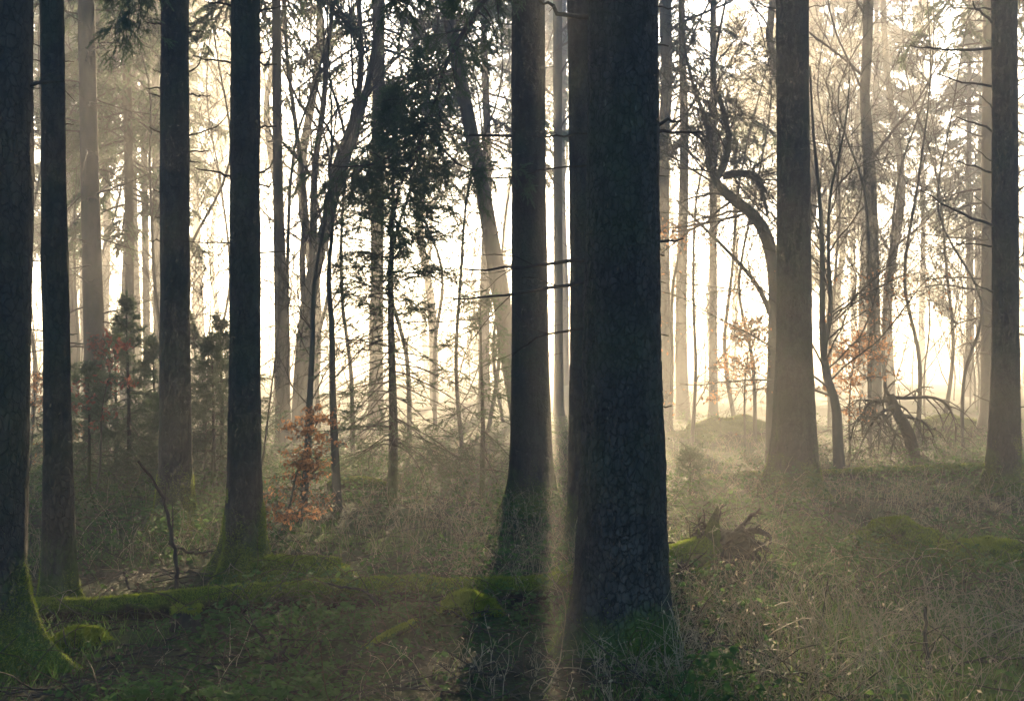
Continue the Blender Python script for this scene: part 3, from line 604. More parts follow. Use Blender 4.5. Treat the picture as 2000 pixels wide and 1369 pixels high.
# the bent tree
Yb = 17.0
tr, br, lf = bare_tree([G((1512 - 1000) * Yb / F, Yb)] + wpts([(1514, 750), (1516, 600), (1508, 500), (1480, 430), (1430, 388), (1398, 355), (1410, 332), (1424, 275), (1410, 208), (1392, 160), (1402, 80), (1420, -10)], Yb), .125, .014, 1.7, 26, 58, .34, 10, 7, 3, .02, leaves=420, leaf_len=.045, leaf_zone=lambda p: (p[:, 2] < 3.4))
P2 = poly(wpts([(1398, 355), (1384, 322), (1384, 270), (1374, 225), (1352, 160), (1335, 80), (1325, -10)], Yb), 18)[None]; r2 = np.linspace(.05, .01, 18)[None]; tubes(tr, P2, r2, 7)
P2[0, 1:-1] += .02 * rng.normal(size=P2[0, 1:-1].shape)
P3 = poly(wpts([(1412, 344), (1450, 338), (1480, 350), (1490, 380), (1500, 420)], Yb), 14)[None]; r3 = np.linspace(.055, .02, 14)[None]; tubes(tr, P3, r3, 7)
P3[0, 1:-1] += .025 * rng.normal(size=P3[0, 1:-1].shape)
P4 = poly(wpts([(1516, 640), (1480, 560), (1430, 500), (1370, 440), (1320, 390)], Yb), 14)[None]; r4 = np.linspace(.04, .01, 14)[None]; tubes(tr, P4, r4, 7)
for Pq, rq in ((P2, r2), (P3, r3), (P4, r4)):
    A, ar, la = spawn(Pq, rq, 14, .1, 1, R(58), .2, 1.5, 8, .15, -.02, rr=.24, rmin=.003); tubes(br, A, ar, 5)
    B, brd, lb = spawn(A, ar, 7, .2, 1, R(40), .25, .42 * la, 5, .15, 0, rr=.55, rmin=.0025); tubes(br, B, brd, 4); C, crd, lc = spawn(B, brd, 4, .2, 1, R(40), .3, .45 * lb, 4, .15, 0, rmin=.002); tubes(br, C, crd, 3)
put_bare(G((1512 - 1000) * Yb / F, Yb), (tr, br, lf), 'bent bare beech whose trunk kinks sideways out from behind the flared trunk')
# orange leaved shrubs round the bent tree
for px, Y, zt, lb in ((1455, 19.0, 1.9, 'orange leaved beech shrub at the foot of the bent beech'), (1660, 18.0, 1.7, 'orange leaved beech shrub behind the two stemmed sapling')):
    x = (px - 1000) * Y / F; b = G(x, Y)
    put_bare(b, bare_tree([b, b + (0, 0, .6 * zt), b + (.1, 0, zt)], .02, .005, 1.1, 18, 66, .3, 6, 5, 0, 0, leaves=1100, leaf_len=.055, flat=.75, rmin=.003), lb, 'beech_shrub', cat='shrub')

# ------------------------------------------------------------------ hazy trunks a little farther back
rng = np.random.default_rng(107)
def simple_trunk(rows, Y, H, sides=20):
    pr = np.array(rows, float); z = CAM_H - (pr[:, 2] - 684.5) * Y / F; cx = ((pr[:, 0] + pr[:, 1]) / 2 - 1000) * Y / F; r = (pr[:, 1] - pr[:, 0]) / 2 * Y / F
    o = np.argsort(z); z, cx, r = z[o], cx[o], r[o]; sl = (cx[-1] - cx[0]) / (z[-1] - z[0])
    b = G(cx[0] - sl * (z[0] - 0), Y)
    z = np.concatenate([[b[2] - .2, b[2] + .05, b[2] + .35], z, [H]]); cx = np.concatenate([[b[0]] * 2 + [b[0] + sl * .3], cx, [cx[-1] + sl * (H - z[-2])]]); r = np.concatenate([[r[0] * 1.7, r[0] * 1.45, r[0] * 1.15], r, [.03]])
    zz = np.linspace(z[0], H, 90); P = np.stack([np.interp(zz, z, cx), np.full(90, Y), zz], -1)
    rr = np.interp(zz, z, r) * (1 + .04 * fbm(zz * 2, zz * 0 + Y, 0, 3, 3)); mb = MB(); tubes(mb, P, rr, sides); return mb, b, P, rr
HAZY = [('spruce_tree', 18.0, [(152, 184, 0), (158, 192, 340), (164, 205, 684), (166, 208, 780)], 'pale hazy trunk between the slim trunk and the brownish grey trunk', 1),
        ('spruce_tree', 23.0, [(238, 254, 0), (243, 260, 340), (245, 263, 684)], 'thin hazy spruce with tufts of green boughs along its trunk', 2),
        ('beech_tree', 29.0, [(272, 284, 0), (276, 288, 340), (280, 294, 684)], 'faint pale trunk right beside the thin hazy spruce', 0),
        ('beech_tree', 31.0, [(296, 310, 0), (298, 312, 340), (300, 315, 684)], 'faint pale trunk hugging the left edge of the brownish grey trunk', 0),
        ('spruce_tree', 20.0, [(531, 548, 0), (533, 552, 340), (537, 564, 684)], 'straight pale trunk crossed by light beams beyond the mossy footed trunk', 1),
        ('spruce_tree', 22.0, [(858, 880, -40), (868, 892, 60), (905, 932, 250), (925, 952, 345), (958, 992, 560), (975, 1012, 684)], 'pale trunk leaning to one side behind the drooping branch', 0),
        ('beech_tree', 24.0, [(1686, 1706, 0), (1684, 1704, 90), (1679, 1698, 180), (1686, 1710, 330), (1692, 1715, 450), (1694, 1720, 684)], 'slightly crooked pale beech seen through the two stemmed sapling', 3),
        ('spruce_tree', 23.0, [(1921, 1966, 0), (1918, 1968, 340), (1917, 1972, 684), (1916, 1974, 800)], 'pale tan trunk standing right behind the bristling dark trunk', 0),
        ('beech_tree', 26.0, [(1288, 1312, 40), (1292, 1314, 160), (1283, 1306, 300), (1284, 1310, 684)], 'faint pale trunk at the edge of the biggest trunk', 0),
        ('beech_tree', 33.0, [(1080, 1098, 0), (1081, 1098, 340), (1082, 1100, 684)], 'thin pale trunk glowing in the sun gap', 0),
        ('beech_tree', 30.0, [(1386, 1400, 300), (1385, 1401, 684)], 'faint trunk in the bright haze below the bent beech', 0),
        ('spruce_tree', 27.0, [(728, 752, 0), (726, 750, 340), (722, 748, 684)], 'hazy spruce with a heavy dark crown above the young spruce', 4)]
for name, Y, rows, lb, kind in HAZY:
    mb, b, P, rr = simple_trunk(rows, Y, 21.0); root = thing(name, b, lb, 'tree')
    mb.build('trunk', M['far_bark' if name == 'spruce_tree' else 'beech_bark'], root, b)
    if kind == 3 or name == 'beech_tree':
        br = MB(); A, ar, la = spawn(P[None], rr[None], 20, .25, .98, R(50), .2, 2.6, 9, .13, -.05, rr=.28, rmin=.005); tubes(br, A, ar, 5)
        B, brd, lb2 = spawn(A, ar, 6, .25, 1, R(42), .25, .4 * la, 5, .15, -.02, rmin=.0035); tubes(br, B, brd, 4); C, crd, lc = spawn(B, brd, 5, .2, 1, R(42), .3, .42 * lb2, 4, .15, 0, rmin=.0025); tubes(br, C, crd, 3)
        br.build('crown', M['twig'], root, b)
    else:
        z0 = {0: 8.0, 1: 7.5, 2: 4.0, 4: 5.6}[kind]
        bo, ne = spruce_crown(21.0, z0, {0: 2.0, 1: 1.8, 2: 1.5, 4: 2.5}[kind], 13, seed_len=.18, droop=.16, hang=.1)
        off = (float(np.interp(10, P[:, 2], P[:, 0])) - b[0], 0, 0)
        build_multi('crown', ((bo, M['twig']), (ne, M['needles'])), root).location = off
        # dead boughs below the crown
        dbm = MB(); A, ar, la = spawn(P[None], rr[None], 40, .08, .42, R(88), .2, 1.1, 6, .12, .05, rr=.1, rmin=.005); tubes(dbm, A, ar, 4)
        B, brd, _ = spawn(A, ar, 6, .2, 1, R(50), .3, .35 * la, 4, .15, .05, rmin=.004); tubes(dbm, B, brd, 3)
        dbm.build('dead_boughs', M['twig'], root, b)
# forked beeches left of centre
Yf = 22.0
b = G((585 - 1000) * Yf / F, Yf)
tr, br, lf = bare_tree([b] + wpts([(592, 700), (608, 560), (640, 430), (672, 320), (695, 250), (722, 150), (745, 0), (760, -150)], Yf), .16, .04, 2.4, 14, 40, .4, 6, 5, 2, .05, rmin=.003)
for rows, r in (([(640, 430), (655, 330), (690, 230), (705, 130), (700, 0), (690, -150)], .08), ([(608, 560), (612, 450), (615, 330), (632, 200), (640, 90), (660, -40)], .075), ([(600, 640), (590, 520), (596, 400), (578, 250), (560, 100), (555, -60)], .06)):
    Pq = poly(wpts(rows, Yf), 20)[None]; rq = np.linspace(r, r * .4, 20)[None]; tubes(tr, Pq, rq, 8)
    A, ar, la = spawn(Pq, rq, 11, .2, 1, R(42), .2, 1.9, 8, .13, -.05, rr=.45, rmin=.004); tubes(br, A, ar, 5)
    B, brd, lb2 = spawn(A, ar, 7, .2, 1, R(42), .25, .42 * la, 5, .15, -.02, rmin=.003); tubes(br, B, brd, 4); C, crd, lc = spawn(B, brd, 5, .2, 1, R(42), .3, .45 * lb2, 4, .15, 0, rmin=.0022); tubes(br, C, crd, 3)
put_bare(b, (tr, br, lf), 'forked grey beech with several leaning stems left of the young spruce')

# ------------------------------------------------------------------ forest behind, in the bright mist
rng = np.random.default_rng(108)
def proto_spruce(z0, lmax, label, H=21.0, gaps=.42):
    global rng
    rng = np.random.default_rng(int(z0 * 31))
    root = thing('hazy_spruce', (0, 0, 0), label, 'tree', 'hazy spruces of the far wood'); zz = np.linspace(-.3, H, 40)
    mb = MB(); tubes(mb, np.stack([.05 * np.sin(zz * .6), .05 * np.cos(zz * .5), zz], -1), np.maximum(.19 * (1 - np.clip(zz, 0, H) / H) ** .8, .02) + .08 * np.exp(-np.maximum(zz, 0) / .3), 10); mb.build('trunk', M['far_bark'], root)
    bo, ne = spruce_crown(H, z0, lmax, 13, seed_len=.22, nb2=11, droop=.12, hang=.08, gaps=gaps)
    build_multi('crown', ((bo, M['twig']), (ne, M['needles'])), root); return root
def proto_beech(seed, label):
    root = thing('hazy_beech', (0, 0, 0), label, 'tree', 'hazy bare beeches of the far wood'); g = np.random.default_rng(seed)
    pts = [np.array((0, 0, -.2))] + [np.array((g.normal() * .06 * z ** .7, g.normal() * .06 * z ** .7, z)) for z in (3, 6, 9, 12, 15, 18, 20)]
    tr, br, lf = bare_tree(pts, .15, .03, 3.0, 20, 45, .16, 7, 5, 3, .05, rmin=.003, sides=9)
    tr.build('trunk', M['beech_bark'], root); br.build('crown', M['twig'], root); return root
def proto_pole(seed, label):
    root = thing('thicket_sapling', (0, 0, 0), label, 'sapling', 'bare saplings of the far thicket'); g = np.random.default_rng(seed)
    pts = [np.array((0, 0, -.1))] + [np.array((g.normal() * .05 * z, g.normal() * .05 * z, z)) for z in (1, 2, 3.2, 4.5, 6)]
    tr, br, lf = bare_tree(pts, .03, .006, 1.3, 22, 38, .1, 6, 4, 0, .05, rmin=.003, sides=6)
    tr.build('trunk', M['beech_bark'], root); br.build('crown', M['twig'], root); return root
LS = 'tall hazy spruce in the bright mist far behind the dark trunks'; LBH = 'bare hazy beech in the bright mist far behind the dark trunks'; LP = 'slender bare sapling of the misty thicket far behind the trunks'
protos = {'s': [proto_spruce(5.0, 2.3, LS), proto_spruce(8.0, 2.6, LS), proto_spruce(10.8, 2.9, LS, gaps=.30)], 'b': [proto_beech(1, LBH), proto_beech(2, LBH), proto_beech(5, LBH)], 'p': [proto_pole(1, LP), proto_pole(2, LP), proto_pole(3, LP)]}
used = {}
def plant(kind, x, y, s=1.0, k=None):
    k = int(rng.integers(0, 3)) if k is None else k; p = protos[kind][k]; loc = G(x, y) - np.array((0, 0, .03))
    if (kind, k) not in used:
        used[(kind, k)] = 1; p.location = tuple(loc); p.rotation_euler = (0, 0, rng.random() * 6.28); p.scale = (s,) * 3
    else: dup(p, loc, rng.random() * 6.28, s)
g2 = np.random.default_rng(23); spots = []
fixed = [(r_.location.x, r_.location.y) for r_ in COL.objects if r_.type == 'EMPTY' and r_.parent is None]
# crowns of the wood's far edge: they hold the low sun off the air overhead and let it in underneath
for x, y in ((-16.5, 60), (-12.8, 61), (5.0, 60), (12.6, 60), (16.8, 61), (15, 67), (-14.8, 68)): spots.append((x, y)); plant('s', x, y, 1.0, 2)
spots.append((2.32, 58)); plant('s', 2.32, 58.0, 1.2, 2); spots.append((1.1, 64)); plant('s', 1.1, 64.0, 1.17, 2)            # both added to block sun from the near air, crowns just above the gap
for x, y, k, sc in ((4.0, 30.0, 1, .8), (-9.0, 30.0, 1, .8), (-0.7, 34.0, 1, .85)): spots.append((x, y)); plant('s', x, y, sc, k)
for px, y, sc in ((560, 20, 1.5), (625, 26, 1.6), (690, 19, 1.3), (800, 21, 1.5), (850, 27, 1.7), (905, 20, 1.35), (950, 25, 1.6), (985, 30, 1.6), (1310, 24, 1.4), (1350, 21, 1.3), (1440, 26, 1.6), (1475, 22, 1.4), (1620, 25, 1.5), (1700, 20, 1.3), (1745, 23, 1.5), (1790, 21, 1.4), (1840, 26, 1.6), (1880, 20, 1.2), (400, 22, 1.5), (430, 27, 1.6), (290, 21, 1.4), (220, 26, 1.5), (60, 22, 1.5), (140, 25, 1.5)):
    x = (px - 1000) * y / F; spots.append((x, y)); plant('p', x, y, sc)
for x, y, k in ((-4.7, 30.0, 0), (-2.3, 38.0, 1), (-6.6, 36.0, 2), (6.4, 29.0, 1), (8.4, 37.0, 0), (3.3, 41.0, 2), (-9.3, 27.0, 1)): spots.append((x, y)); plant('b', x, y, .95, k)
# zones: a lane |x| < 10 through which the low sun reaches the near floor holds few crowns; the sides are full
for kind, cnt, y0, y1, gap, dmin, lane in (('b', 9, 63, 84, .6, 1.8, 1), ('p', 24, 44, 62, .5, 1.2, 1), ('p', 50, 62, 84, .3, .9, 1), ('s', 26, 30, 72, 2.4, 3.0, 0), ('b', 26, 27, 72, 1.0, 2.2, 0), ('p', 40, 26, 46, .7, 1.0, 0), ('p', 60, 56, 84, .7, .9, 0)):
    tries = 0; got = 0
    while got < cnt and tries < 6000:
        tries += 1; y = y0 + (y1 - y0) * g2.random() ** .9; x = (g2.random() * 2 - 1) * (.46 * y + 3)
        if abs(x - SUN.x / SUN.y * y) < gap or (abs(x) < 10) != bool(lane): continue
        if any((x - a) ** 2 + (y - b_) ** 2 < dmin ** 2 for a, b_ in spots + fixed): continue
        spots.append((x, y)); plant(kind, x, y, .85 + .3 * g2.random()); got += 1

# ------------------------------------------------------------------ fallen logs, stumps, mounds
rng = np.random.default_rng(109)
def log(name, pts, r, label, rows=150, around=26, seed=1, fuzzn=16000, cat='log', amp=.25, blade=.018):
    P = poly(pts, rows); T = nrm(np.gradient(P, axis=0)); A = nrm(np.cross(T, [0, 0, 1.0])); B = np.cross(A, T)
    th = np.arange(around) / around * 2 * math.pi; rr = np.interp(np.linspace(0, 1, rows), np.linspace(0, 1, len(r)), r)[:, None] * np.ones(around)
    X = P[:, None] * 1.0 + rr[..., None] * (np.cos(th)[None, :, None] * A[:, None] + np.sin(th)[None, :, None] * B[:, None])
    d = 1 + amp * fbm(X[..., 0] * 5, X[..., 1] * 5, X[..., 2] * 5, seed, 4) + amp * .6 * fbm(X[..., 0] * 1.5, X[..., 1] * 1.5, X[..., 2] * 1.5, seed + 9, 2)
    X = P[:, None] + (X - P[:, None]) * d[..., None]
    m = around; i = np.arange(rows - 1)[:, None] * m; j = np.arange(m)[None]; q = np.stack(np.broadcast_arrays(i + j, i + (j + 1) % m, i + m + (j + 1) % m, i + m + j), -1).reshape(-1, 4)
    mb = MB().add(X, q)
    for e in (0, rows - 1):
        cc = X[e].mean(0); mb.add(np.concatenate([X[e], cc[None]]), t=np.stack([np.arange(m), (np.arange(m) + 1) % m, np.full(m, m)], -1))
    base = np.array((P[:, 0].mean(), P[:, 1].mean(), float(gz(P[:, 0].mean(), P[:, 1].mean()))))
    root = thing(name, base, label, cat); mb.build('trunk' if name == 'fallen_tree' else 'log_wood', M['log'], root, base)
    up = np.array([0, 0, 1.0])
    p, nn = surf_points(X, fuzzn * 2, lambda p, n_: (np.where((n_ * up).sum(1) > -2, np.abs((n_ * up).sum(1)), 0) > .25) & (p[:, 2] > np.interp(p[:, 0], np.sort(P[:, 0]), P[np.argsort(P[:, 0]), 2]) - .02) & (vnoise(p[:, 0] * 3, p[:, 1] * 3, p[:, 2] * 3, seed + 2) > .3))
    fz = MB(); fuzz(fz, p, nrm(np.abs(nn) * np.sign((p - np.stack([p[:, 0], p[:, 1], np.interp(p[:, 0], np.sort(P[:, 0]), P[np.argsort(P[:, 0]), 2])], -1))[:, 2:3] + 1e-6) * .2 + up), blade, .004, .55)
    fz.build('moss', M['moss'], root, base, smooth=False)
    return root, base
LOGP = [(-3.15, 7.75, .055), (-2.4, 7.82, .075), (-1.57, 7.86, .085), (-.7, 7.95, .08), (0, 8.05, .09), (.5, 8.35, .095), (1.0, 8.85, .10), (1.38, 9.25, .13)]
LOGP = [(x, y, float(gz(x, y)) + (.065 if x < .8 else .10)) for x, y, _ in LOGP]
fr, fb = log('fallen_tree', LOGP, [.06, .08, .092, .09, .092, .095, .10, .12], 'long moss covered fallen trunk lying across the floor, ending in an upturned root plate', 260, 28, 3, 30000)
# upturned root plate with shards and roots
rc = np.array((1.52, 9.38, .16))
pm = MB(); th, ph = np.meshgrid(np.linspace(0, 2 * math.pi, 49)[:-1], np.linspace(.02, math.pi - .02, 24)); S = np.stack([np.cos(th) * np.sin(ph), np.sin(th) * np.sin(ph), np.cos(ph)], -1)
d = 1 + .55 * fbm(S[..., 0] * 2.5, S[..., 1] * 2.5, S[..., 2] * 2.5, 41, 4); Vp = rc + S * d[..., None] * np.array([.20, .13, .13])
m = 48; i = np.arange(23)[:, None] * m; j = np.arange(m)[None]; pm.add(Vp, np.stack(np.broadcast_arrays(i + j, i + (j + 1) % m, i + m + (j + 1) % m, i + m + j), -1).reshape(-1, 4))
pm.build('root_plate', M['root'], fr, fb)
sm = MB(); tubes(sm, poly([W(1390, 1075, 9.3), W(1392, 1030, 9.28), W(1402, 988, 9.25)], 8), np.array([.085, .078, .068, .056, .046, .034, .02, .005]), 7); sm.build('broken_shard', M['log'], fr, fb)
sm = MB(); tubes(sm, poly([W(1365, 1080, 9.25), W(1366, 1050, 9.2), W(1364, 1032, 9.2)], 6), np.array([.03, .026, .022, .018, .01, .003]), 6); sm.build('broken_shard', M['log'], fr, fb)
for a in (((1425, 1060), (1450, 1025), (1485, 992)), ((1430, 1055), (1470, 1036), (1500, 1045), (1504, 1062)), ((1430, 1075), (1480, 1060), (1505, 1080)), ((1425, 1090), (1470, 1085), (1498, 1100)), ((1420, 1100), (1460, 1112), (1480, 1135)), ((1400, 1100), (1420, 1130), (1425, 1150)), ((1445, 1070), (1470, 1075), (1485, 1110)), ((1435, 1045), (1460, 1050), (1490, 1072)), ((1415, 1050), (1440, 1040), (1462, 1038)), ((1440, 1090), (1455, 1110), (1452, 1140)), ((1380, 1100), (1370, 1125), (1350, 1135))):
    mb = MB(); P = poly([W(x_, y_, 9.28 - .05 * k) for k, (x_, y_) in enumerate(a)], 10); P += rng.normal(size=P.shape) * .006; rd = np.linspace(.034, .009, 10) * (1 + .15 * rng.normal(size=10)); tubes(mb, P, rd, 7)
    A, ar, la = spawn(P[None], rd[None], 4, .3, 1, R(50), .3, .14, 5, .25, .05, rmin=.003); tubes(mb, A, ar, 4); mb.build('root', M['root'], fr, fb)
for k in range(20):
    a0 = rng.uniform(-.5, math.pi + .4); st = rc + np.array((.18 * math.cos(a0), rng.uniform(-.14, .10), .12 * math.sin(a0) - .02)); d = nrm(np.array((math.cos(a0) * 1.3 + .25, rng.uniform(-.5, .3), .8 * math.sin(a0) - .15))); pts = [st - .06 * d]
    for _ in range(rng.integers(3, 9)): pts.append(pts[-1] + d * rng.uniform(.02, .06)); d = nrm(d + .42 * rng.normal(size=3) + np.array((.08, 0, -.05)))
    mb = MB(); rd = np.linspace(rng.uniform(.012, .026), .004, 12); P = poly(pts, 12); tubes(mb, P, rd, 6); A, ar, la = spawn(P[None], rd[None], 3, .4, 1, R(50), .3, .12, 4, .3, .05, rmin=.0025); tubes(mb, A, ar, 4); mb.build('root', M['root'], fr, fb)
log('fallen_log', [W(1590, 945, 15.9) * (1, 1, 0) + (0, 0, .05), W(1700, 940, 16.0) * (1, 1, 0) + (0, 0, .07), W(1850, 935, 16.2) * (1, 1, 0) + (0, 0, .08), W(2060, 930, 16.5) * (1, 1, 0) + (0, 0, .10)], [.06, .075, .075, .08], 'thin mossy log lying behind the flared trunk and the bristling trunk', 120, 20, 13, 9000)
log('fallen_log', [W(1370, 945, 15.6) * (1, 1, 0) + (0, 0, .03), W(1440, 945, 15.7) * (1, 1, 0) + (0, 0, .05), W(1515, 945, 15.8) * (1, 1, 0) + (0, 0, .04)], [.05, .06, .05], 'short sunken mossy log beside the spruce seedling', 60, 18, 23, 4000)
log('fallen_log', [W(640, 975, 14.4) * (1, 1, 0) + (0, 0, .06), W(700, 970, 14.5) * (1, 1, 0) + (0, 0, .10), W(755, 972, 14.5) * (1, 1, 0) + (0, 0, .05)], [.06, .08, .06], 'short mossy log behind the thin dark sapling', 60, 18, 33, 4000)
log('fallen_log', [W(705, 1290, 6.7) * (1, 1, 0) + (0, 0, .02), W(760, 1260, 6.9) * (1, 1, 0) + (0, 0, .06), W(812, 1225, 7.2) * (1, 1, 0) + (0, 0, .07)], [.022, .028, .022], 'short mossy stick log leaning in the grass before the long fallen trunk', 50, 14, 43, 2500, blade=.012)
MOUNDS = []
def mound(px, py, rx, ry, h, label, name='moss_mound', seed=0, n=9000, cat='moss mound', blade=.02, mt='log'):
    Y = CAM_H * F / (py - 684.5); x = (px - 1000) * Y / F; b = G(x, Y); th, ph = np.meshgrid(np.linspace(0, 2 * math.pi, 65)[:-1], np.linspace(0.01, math.pi / 2 + .25, 22))
    S = np.stack([np.cos(th) * np.sin(ph), np.sin(th) * np.sin(ph), np.cos(ph)], -1); d = 1 + .5 * fbm(S[..., 0] * 2 + seed, S[..., 1] * 2, S[..., 2] * 2, seed, 4)
    V = b + np.array((0, 0, -.02)) + S * d[..., None] * np.array([rx, ry, h]); m = 64; i = np.arange(21)[:, None] * m; j = np.arange(m)[None]
    MOUNDS.append((x, Y, rx, ry)); root = thing(name, b, label, cat); MB().add(V, np.stack(np.broadcast_arrays(i + m + j, i + m + (j + 1) % m, i + (j + 1) % m, i + j), -1).reshape(-1, 4)).build('mound', M[mt], root, b)
    p, nn = surf_points(V, n, lambda p, n_: p[:, 2] > gz(p[:, 0], p[:, 1]) - .02); fz = MB(); fuzz(fz, p, nrm((p - b) / np.array([rx, ry, h]) ** 1.2 + np.array([0, 0, 1.0])), blade, .0045, .5); fz.build('moss', M['moss'], root, b, smooth=False)
for k, a in enumerate(((1755, 1085, .40, .30, .26, 'bright green moss cushion in the clearing right of the root plate'), (1925, 1112, .44, .28, .21, 'low moss hump below the bristling trunk'), (580, 1140, .38, .22, .16, 'green moss hump just behind the long fallen trunk'), (915, 1222, .19, .15, .09, 'moss capped hump in front of the long fallen trunk'), (155, 1252, .16, .14, .08, 'small moss tuft at the foot of the edge trunk'),
                        (1335, 1122, .16, .18, .16, 'round moss lump against the root plate beside the biggest trunk'), (1105, 1118, .10, .12, .06, 'small lit moss tuft in the sun gap at the foot of the hidden trunk'))): mound(*a, seed=k * 7 + 2)
MOUNDS_LOW = list(MOUNDS)
mound(1415, 858, .95, .7, .42, 'broad hazy mossy boulder stump far back under the bent beech', 'mossy_boulder', 60, 6000, 'boulder', .03); mound(1850, 852, .8, .6, .36, 'hazy mossy boulder stump far back beyond the dead spruce top', 'mossy_boulder', 71, 5000, 'boulder', .03)
# cut stump
Ys = 7.3; sb = G((363 - 1000) * Ys / F, Ys); st = thing('tree_stump', sb, 'small cut stump with a mossy rim in front of the long fallen trunk', 'stump')
th, zz = np.meshgrid(np.arange(40) / 40 * 2 * math.pi, np.linspace(-.06, .115, 12)); rr = .072 + .02 * np.exp(-np.maximum(zz, 0) / .04) + .012 * fbm(np.cos(th) * 2, np.sin(th) * 2, zz * 9, 4, 3)
V = np.stack([sb[0] + rr * np.cos(th), sb[1] + rr * np.sin(th), sb[2] + zz + .012 * np.sin(th * 3) * (zz > .1)], -1); i = np.arange(11)[:, None] * 40; j = np.arange(40)[None]
mb = MB().add(V, np.stack(np.broadcast_arrays(i + j, i + (j + 1) % 40, i + 40 + (j + 1) % 40, i + 40 + j), -1).reshape(-1, 4)); mb.add(np.concatenate([V[-1], (V[-1].mean(0) - (0, 0, .012))[None]]), t=np.stack([np.arange(40), (np.arange(40) + 1) % 40, np.full(40, 40)], -1))
mb.build('stump_wood', M['dead_wood'], st, sb); p = V[-1][rng.integers(0, 40, 1800)] + rng.normal(size=(1800, 3)) * .008; fz = MB(); fuzz(fz, p, np.tile([0, 0, 1.0], (1800, 1)), .014, .004, .6); fz.build('moss', M['moss'], st, sb, smooth=False)

# ------------------------------------------------------------------ dead fallen spruce top
rng = np.random.default_rng(110)
Yd = 17.2; db = G((1795 - 1000) * Yd / F, Yd); dt = thing('dead_spruce_top', db, 'broken dead spruce top stuck in the ground, bare boughs arching over', 'dead tree')
mb = MB(); Pm = poly([db - (0, 0, .1)] + wpts([(1775, 850), (1752, 805), (1738, 772)], Yd), 14); tubes(mb, Pm, np.linspace(.095, .06, 14), 9); mb.build('trunk', M['dead_wood'], dt, db)
for rows, r, tw in (([(1738, 775), (1770, 778), (1815, 775), (1850, 790), (1866, 830), (1866, 862)], .030, 14), ([(1738, 775), (1728, 755), (1730, 735)], .03, 4), ([(1736, 782), (1705, 784), (1688, 800), (1684, 850)], .030, 16), ([(1745, 792), (1715, 812), (1690, 850), (1670, 900)], .026, 22), ([(1750, 800), (1722, 830), (1715, 880)], .022, 18), ([(1755, 812), (1800, 822), (1822, 850), (1820, 862)], .022, 12), ([(1738, 780), (1700, 795), (1668, 830), (1660, 890)], .02, 22), ([(1760, 822), (1745, 860), (1738, 905)], .02, 14), ([(1742, 786), (1770, 800), (1790, 830), (1810, 870)], .018, 10)):
    mb = MB(); P = poly([W(x_, y_, Yd + rng.uniform(-.5, .5) * (k > 0)) for k, (x_, y_) in enumerate(rows)], 12); rd = np.linspace(r, r * .35, 12); tubes(mb, P, rd, 6)
    A, ar, la = spawn(P[None], rd[None], tw, .15, 1, R(65), .3, .42, 6, .14, .22, rmin=.0045); tubes(mb, A, ar, 4); B, brd, _ = spawn(A, ar, 5, .2, 1, R(50), .3, .4 * la, 4, .15, .15, rmin=.0035); tubes(mb, B, brd, 3); mb.build('bare_bough', M['dead_wood'], dt, db)

# ------------------------------------------------------------------ sticks
rng = np.random.default_rng(111)
def stick(rows, Y, r, label, tw=0, name='dead_stick', base=None, ym=None):
    P = poly([W(a, b_, Y + (0 if ym is None else ym[k])) for k, (a, b_) in enumerate(rows)], 18); P[1:-1] += rng.normal(size=P[1:-1].shape) * r * .35
    mb = MB(); rd = np.linspace(r, r * .45, 18) * (1 + .15 * rng.normal(size=18)); tubes(mb, P, rd, 7)
    if tw: A, ar, la = spawn(P[None], rd[None], tw, .2, 1, R(55), .3, .16, 5, .2, 0, rr=.45, rmin=.002); tubes(mb, A, ar, 4)
    o = mb.build(name, M['dead_wood'], None, P[0]); tag(o, label, 'stick')
stick([(345, 1160), (346, 1110), (340, 1060), (325, 1000), (305, 945), (270, 900)], 8.5, .017, 'tall curved dead stick standing before the brownish grey trunk', 2)
stick([(1813, 1330), (1811, 1290), (1808, 1240), (1808, 1185)], 6.2, .014, 'dark upright broken stick in the grass at the lower right corner', 2)
stick([(1630, 1375), (1700, 1352), (1790, 1340), (1850, 1348), (1960, 1372)], 5.95, .016, 'arched dark branch lying along the bottom edge under the upright stick', 3)
stick([(1810, 1340), (1840, 1310), (1900, 1292), (2010, 1284)], 6.3, .014, 'dark branch curving away from the upright stick to the picture edge', 4)
stick([(518, 1345), (530, 1300), (560, 1262)], 6.2, .013, 'short leaning stick with two prongs in the foreground grass', 2)
stick([(548, 1300), (510, 1240), (478, 1205)], 6.6, .010, 'thin stick slanting over the grass near the small stump', 1)
stick([(664, 1356), (672, 1310), (692, 1268)], 6.1, .014, 'stubby dark stick poking up at the bottom middle of the grass', 1)
stick([(775, 1230), (752, 1195), (705, 1152), (640, 1138)], 7.5, .013, 'arched dead branch draped over the long fallen trunk', 4)
stick([(425, 1222), (445, 1250), (470, 1282)], 6.8, .010, 'thin forked stick lying close to the small stump', 2)
stick([(252, 1150), (244, 1120), (240, 1118)], 8.2, .010, 'short peg of wood sticking up behind the fallen trunk near the slim trunk', 0)
stick([(330, 1060), (380, 1080), (440, 1070)], 9.4, .014, 'stick lying between the brownish grey trunk and the mossy footed trunk', 3)

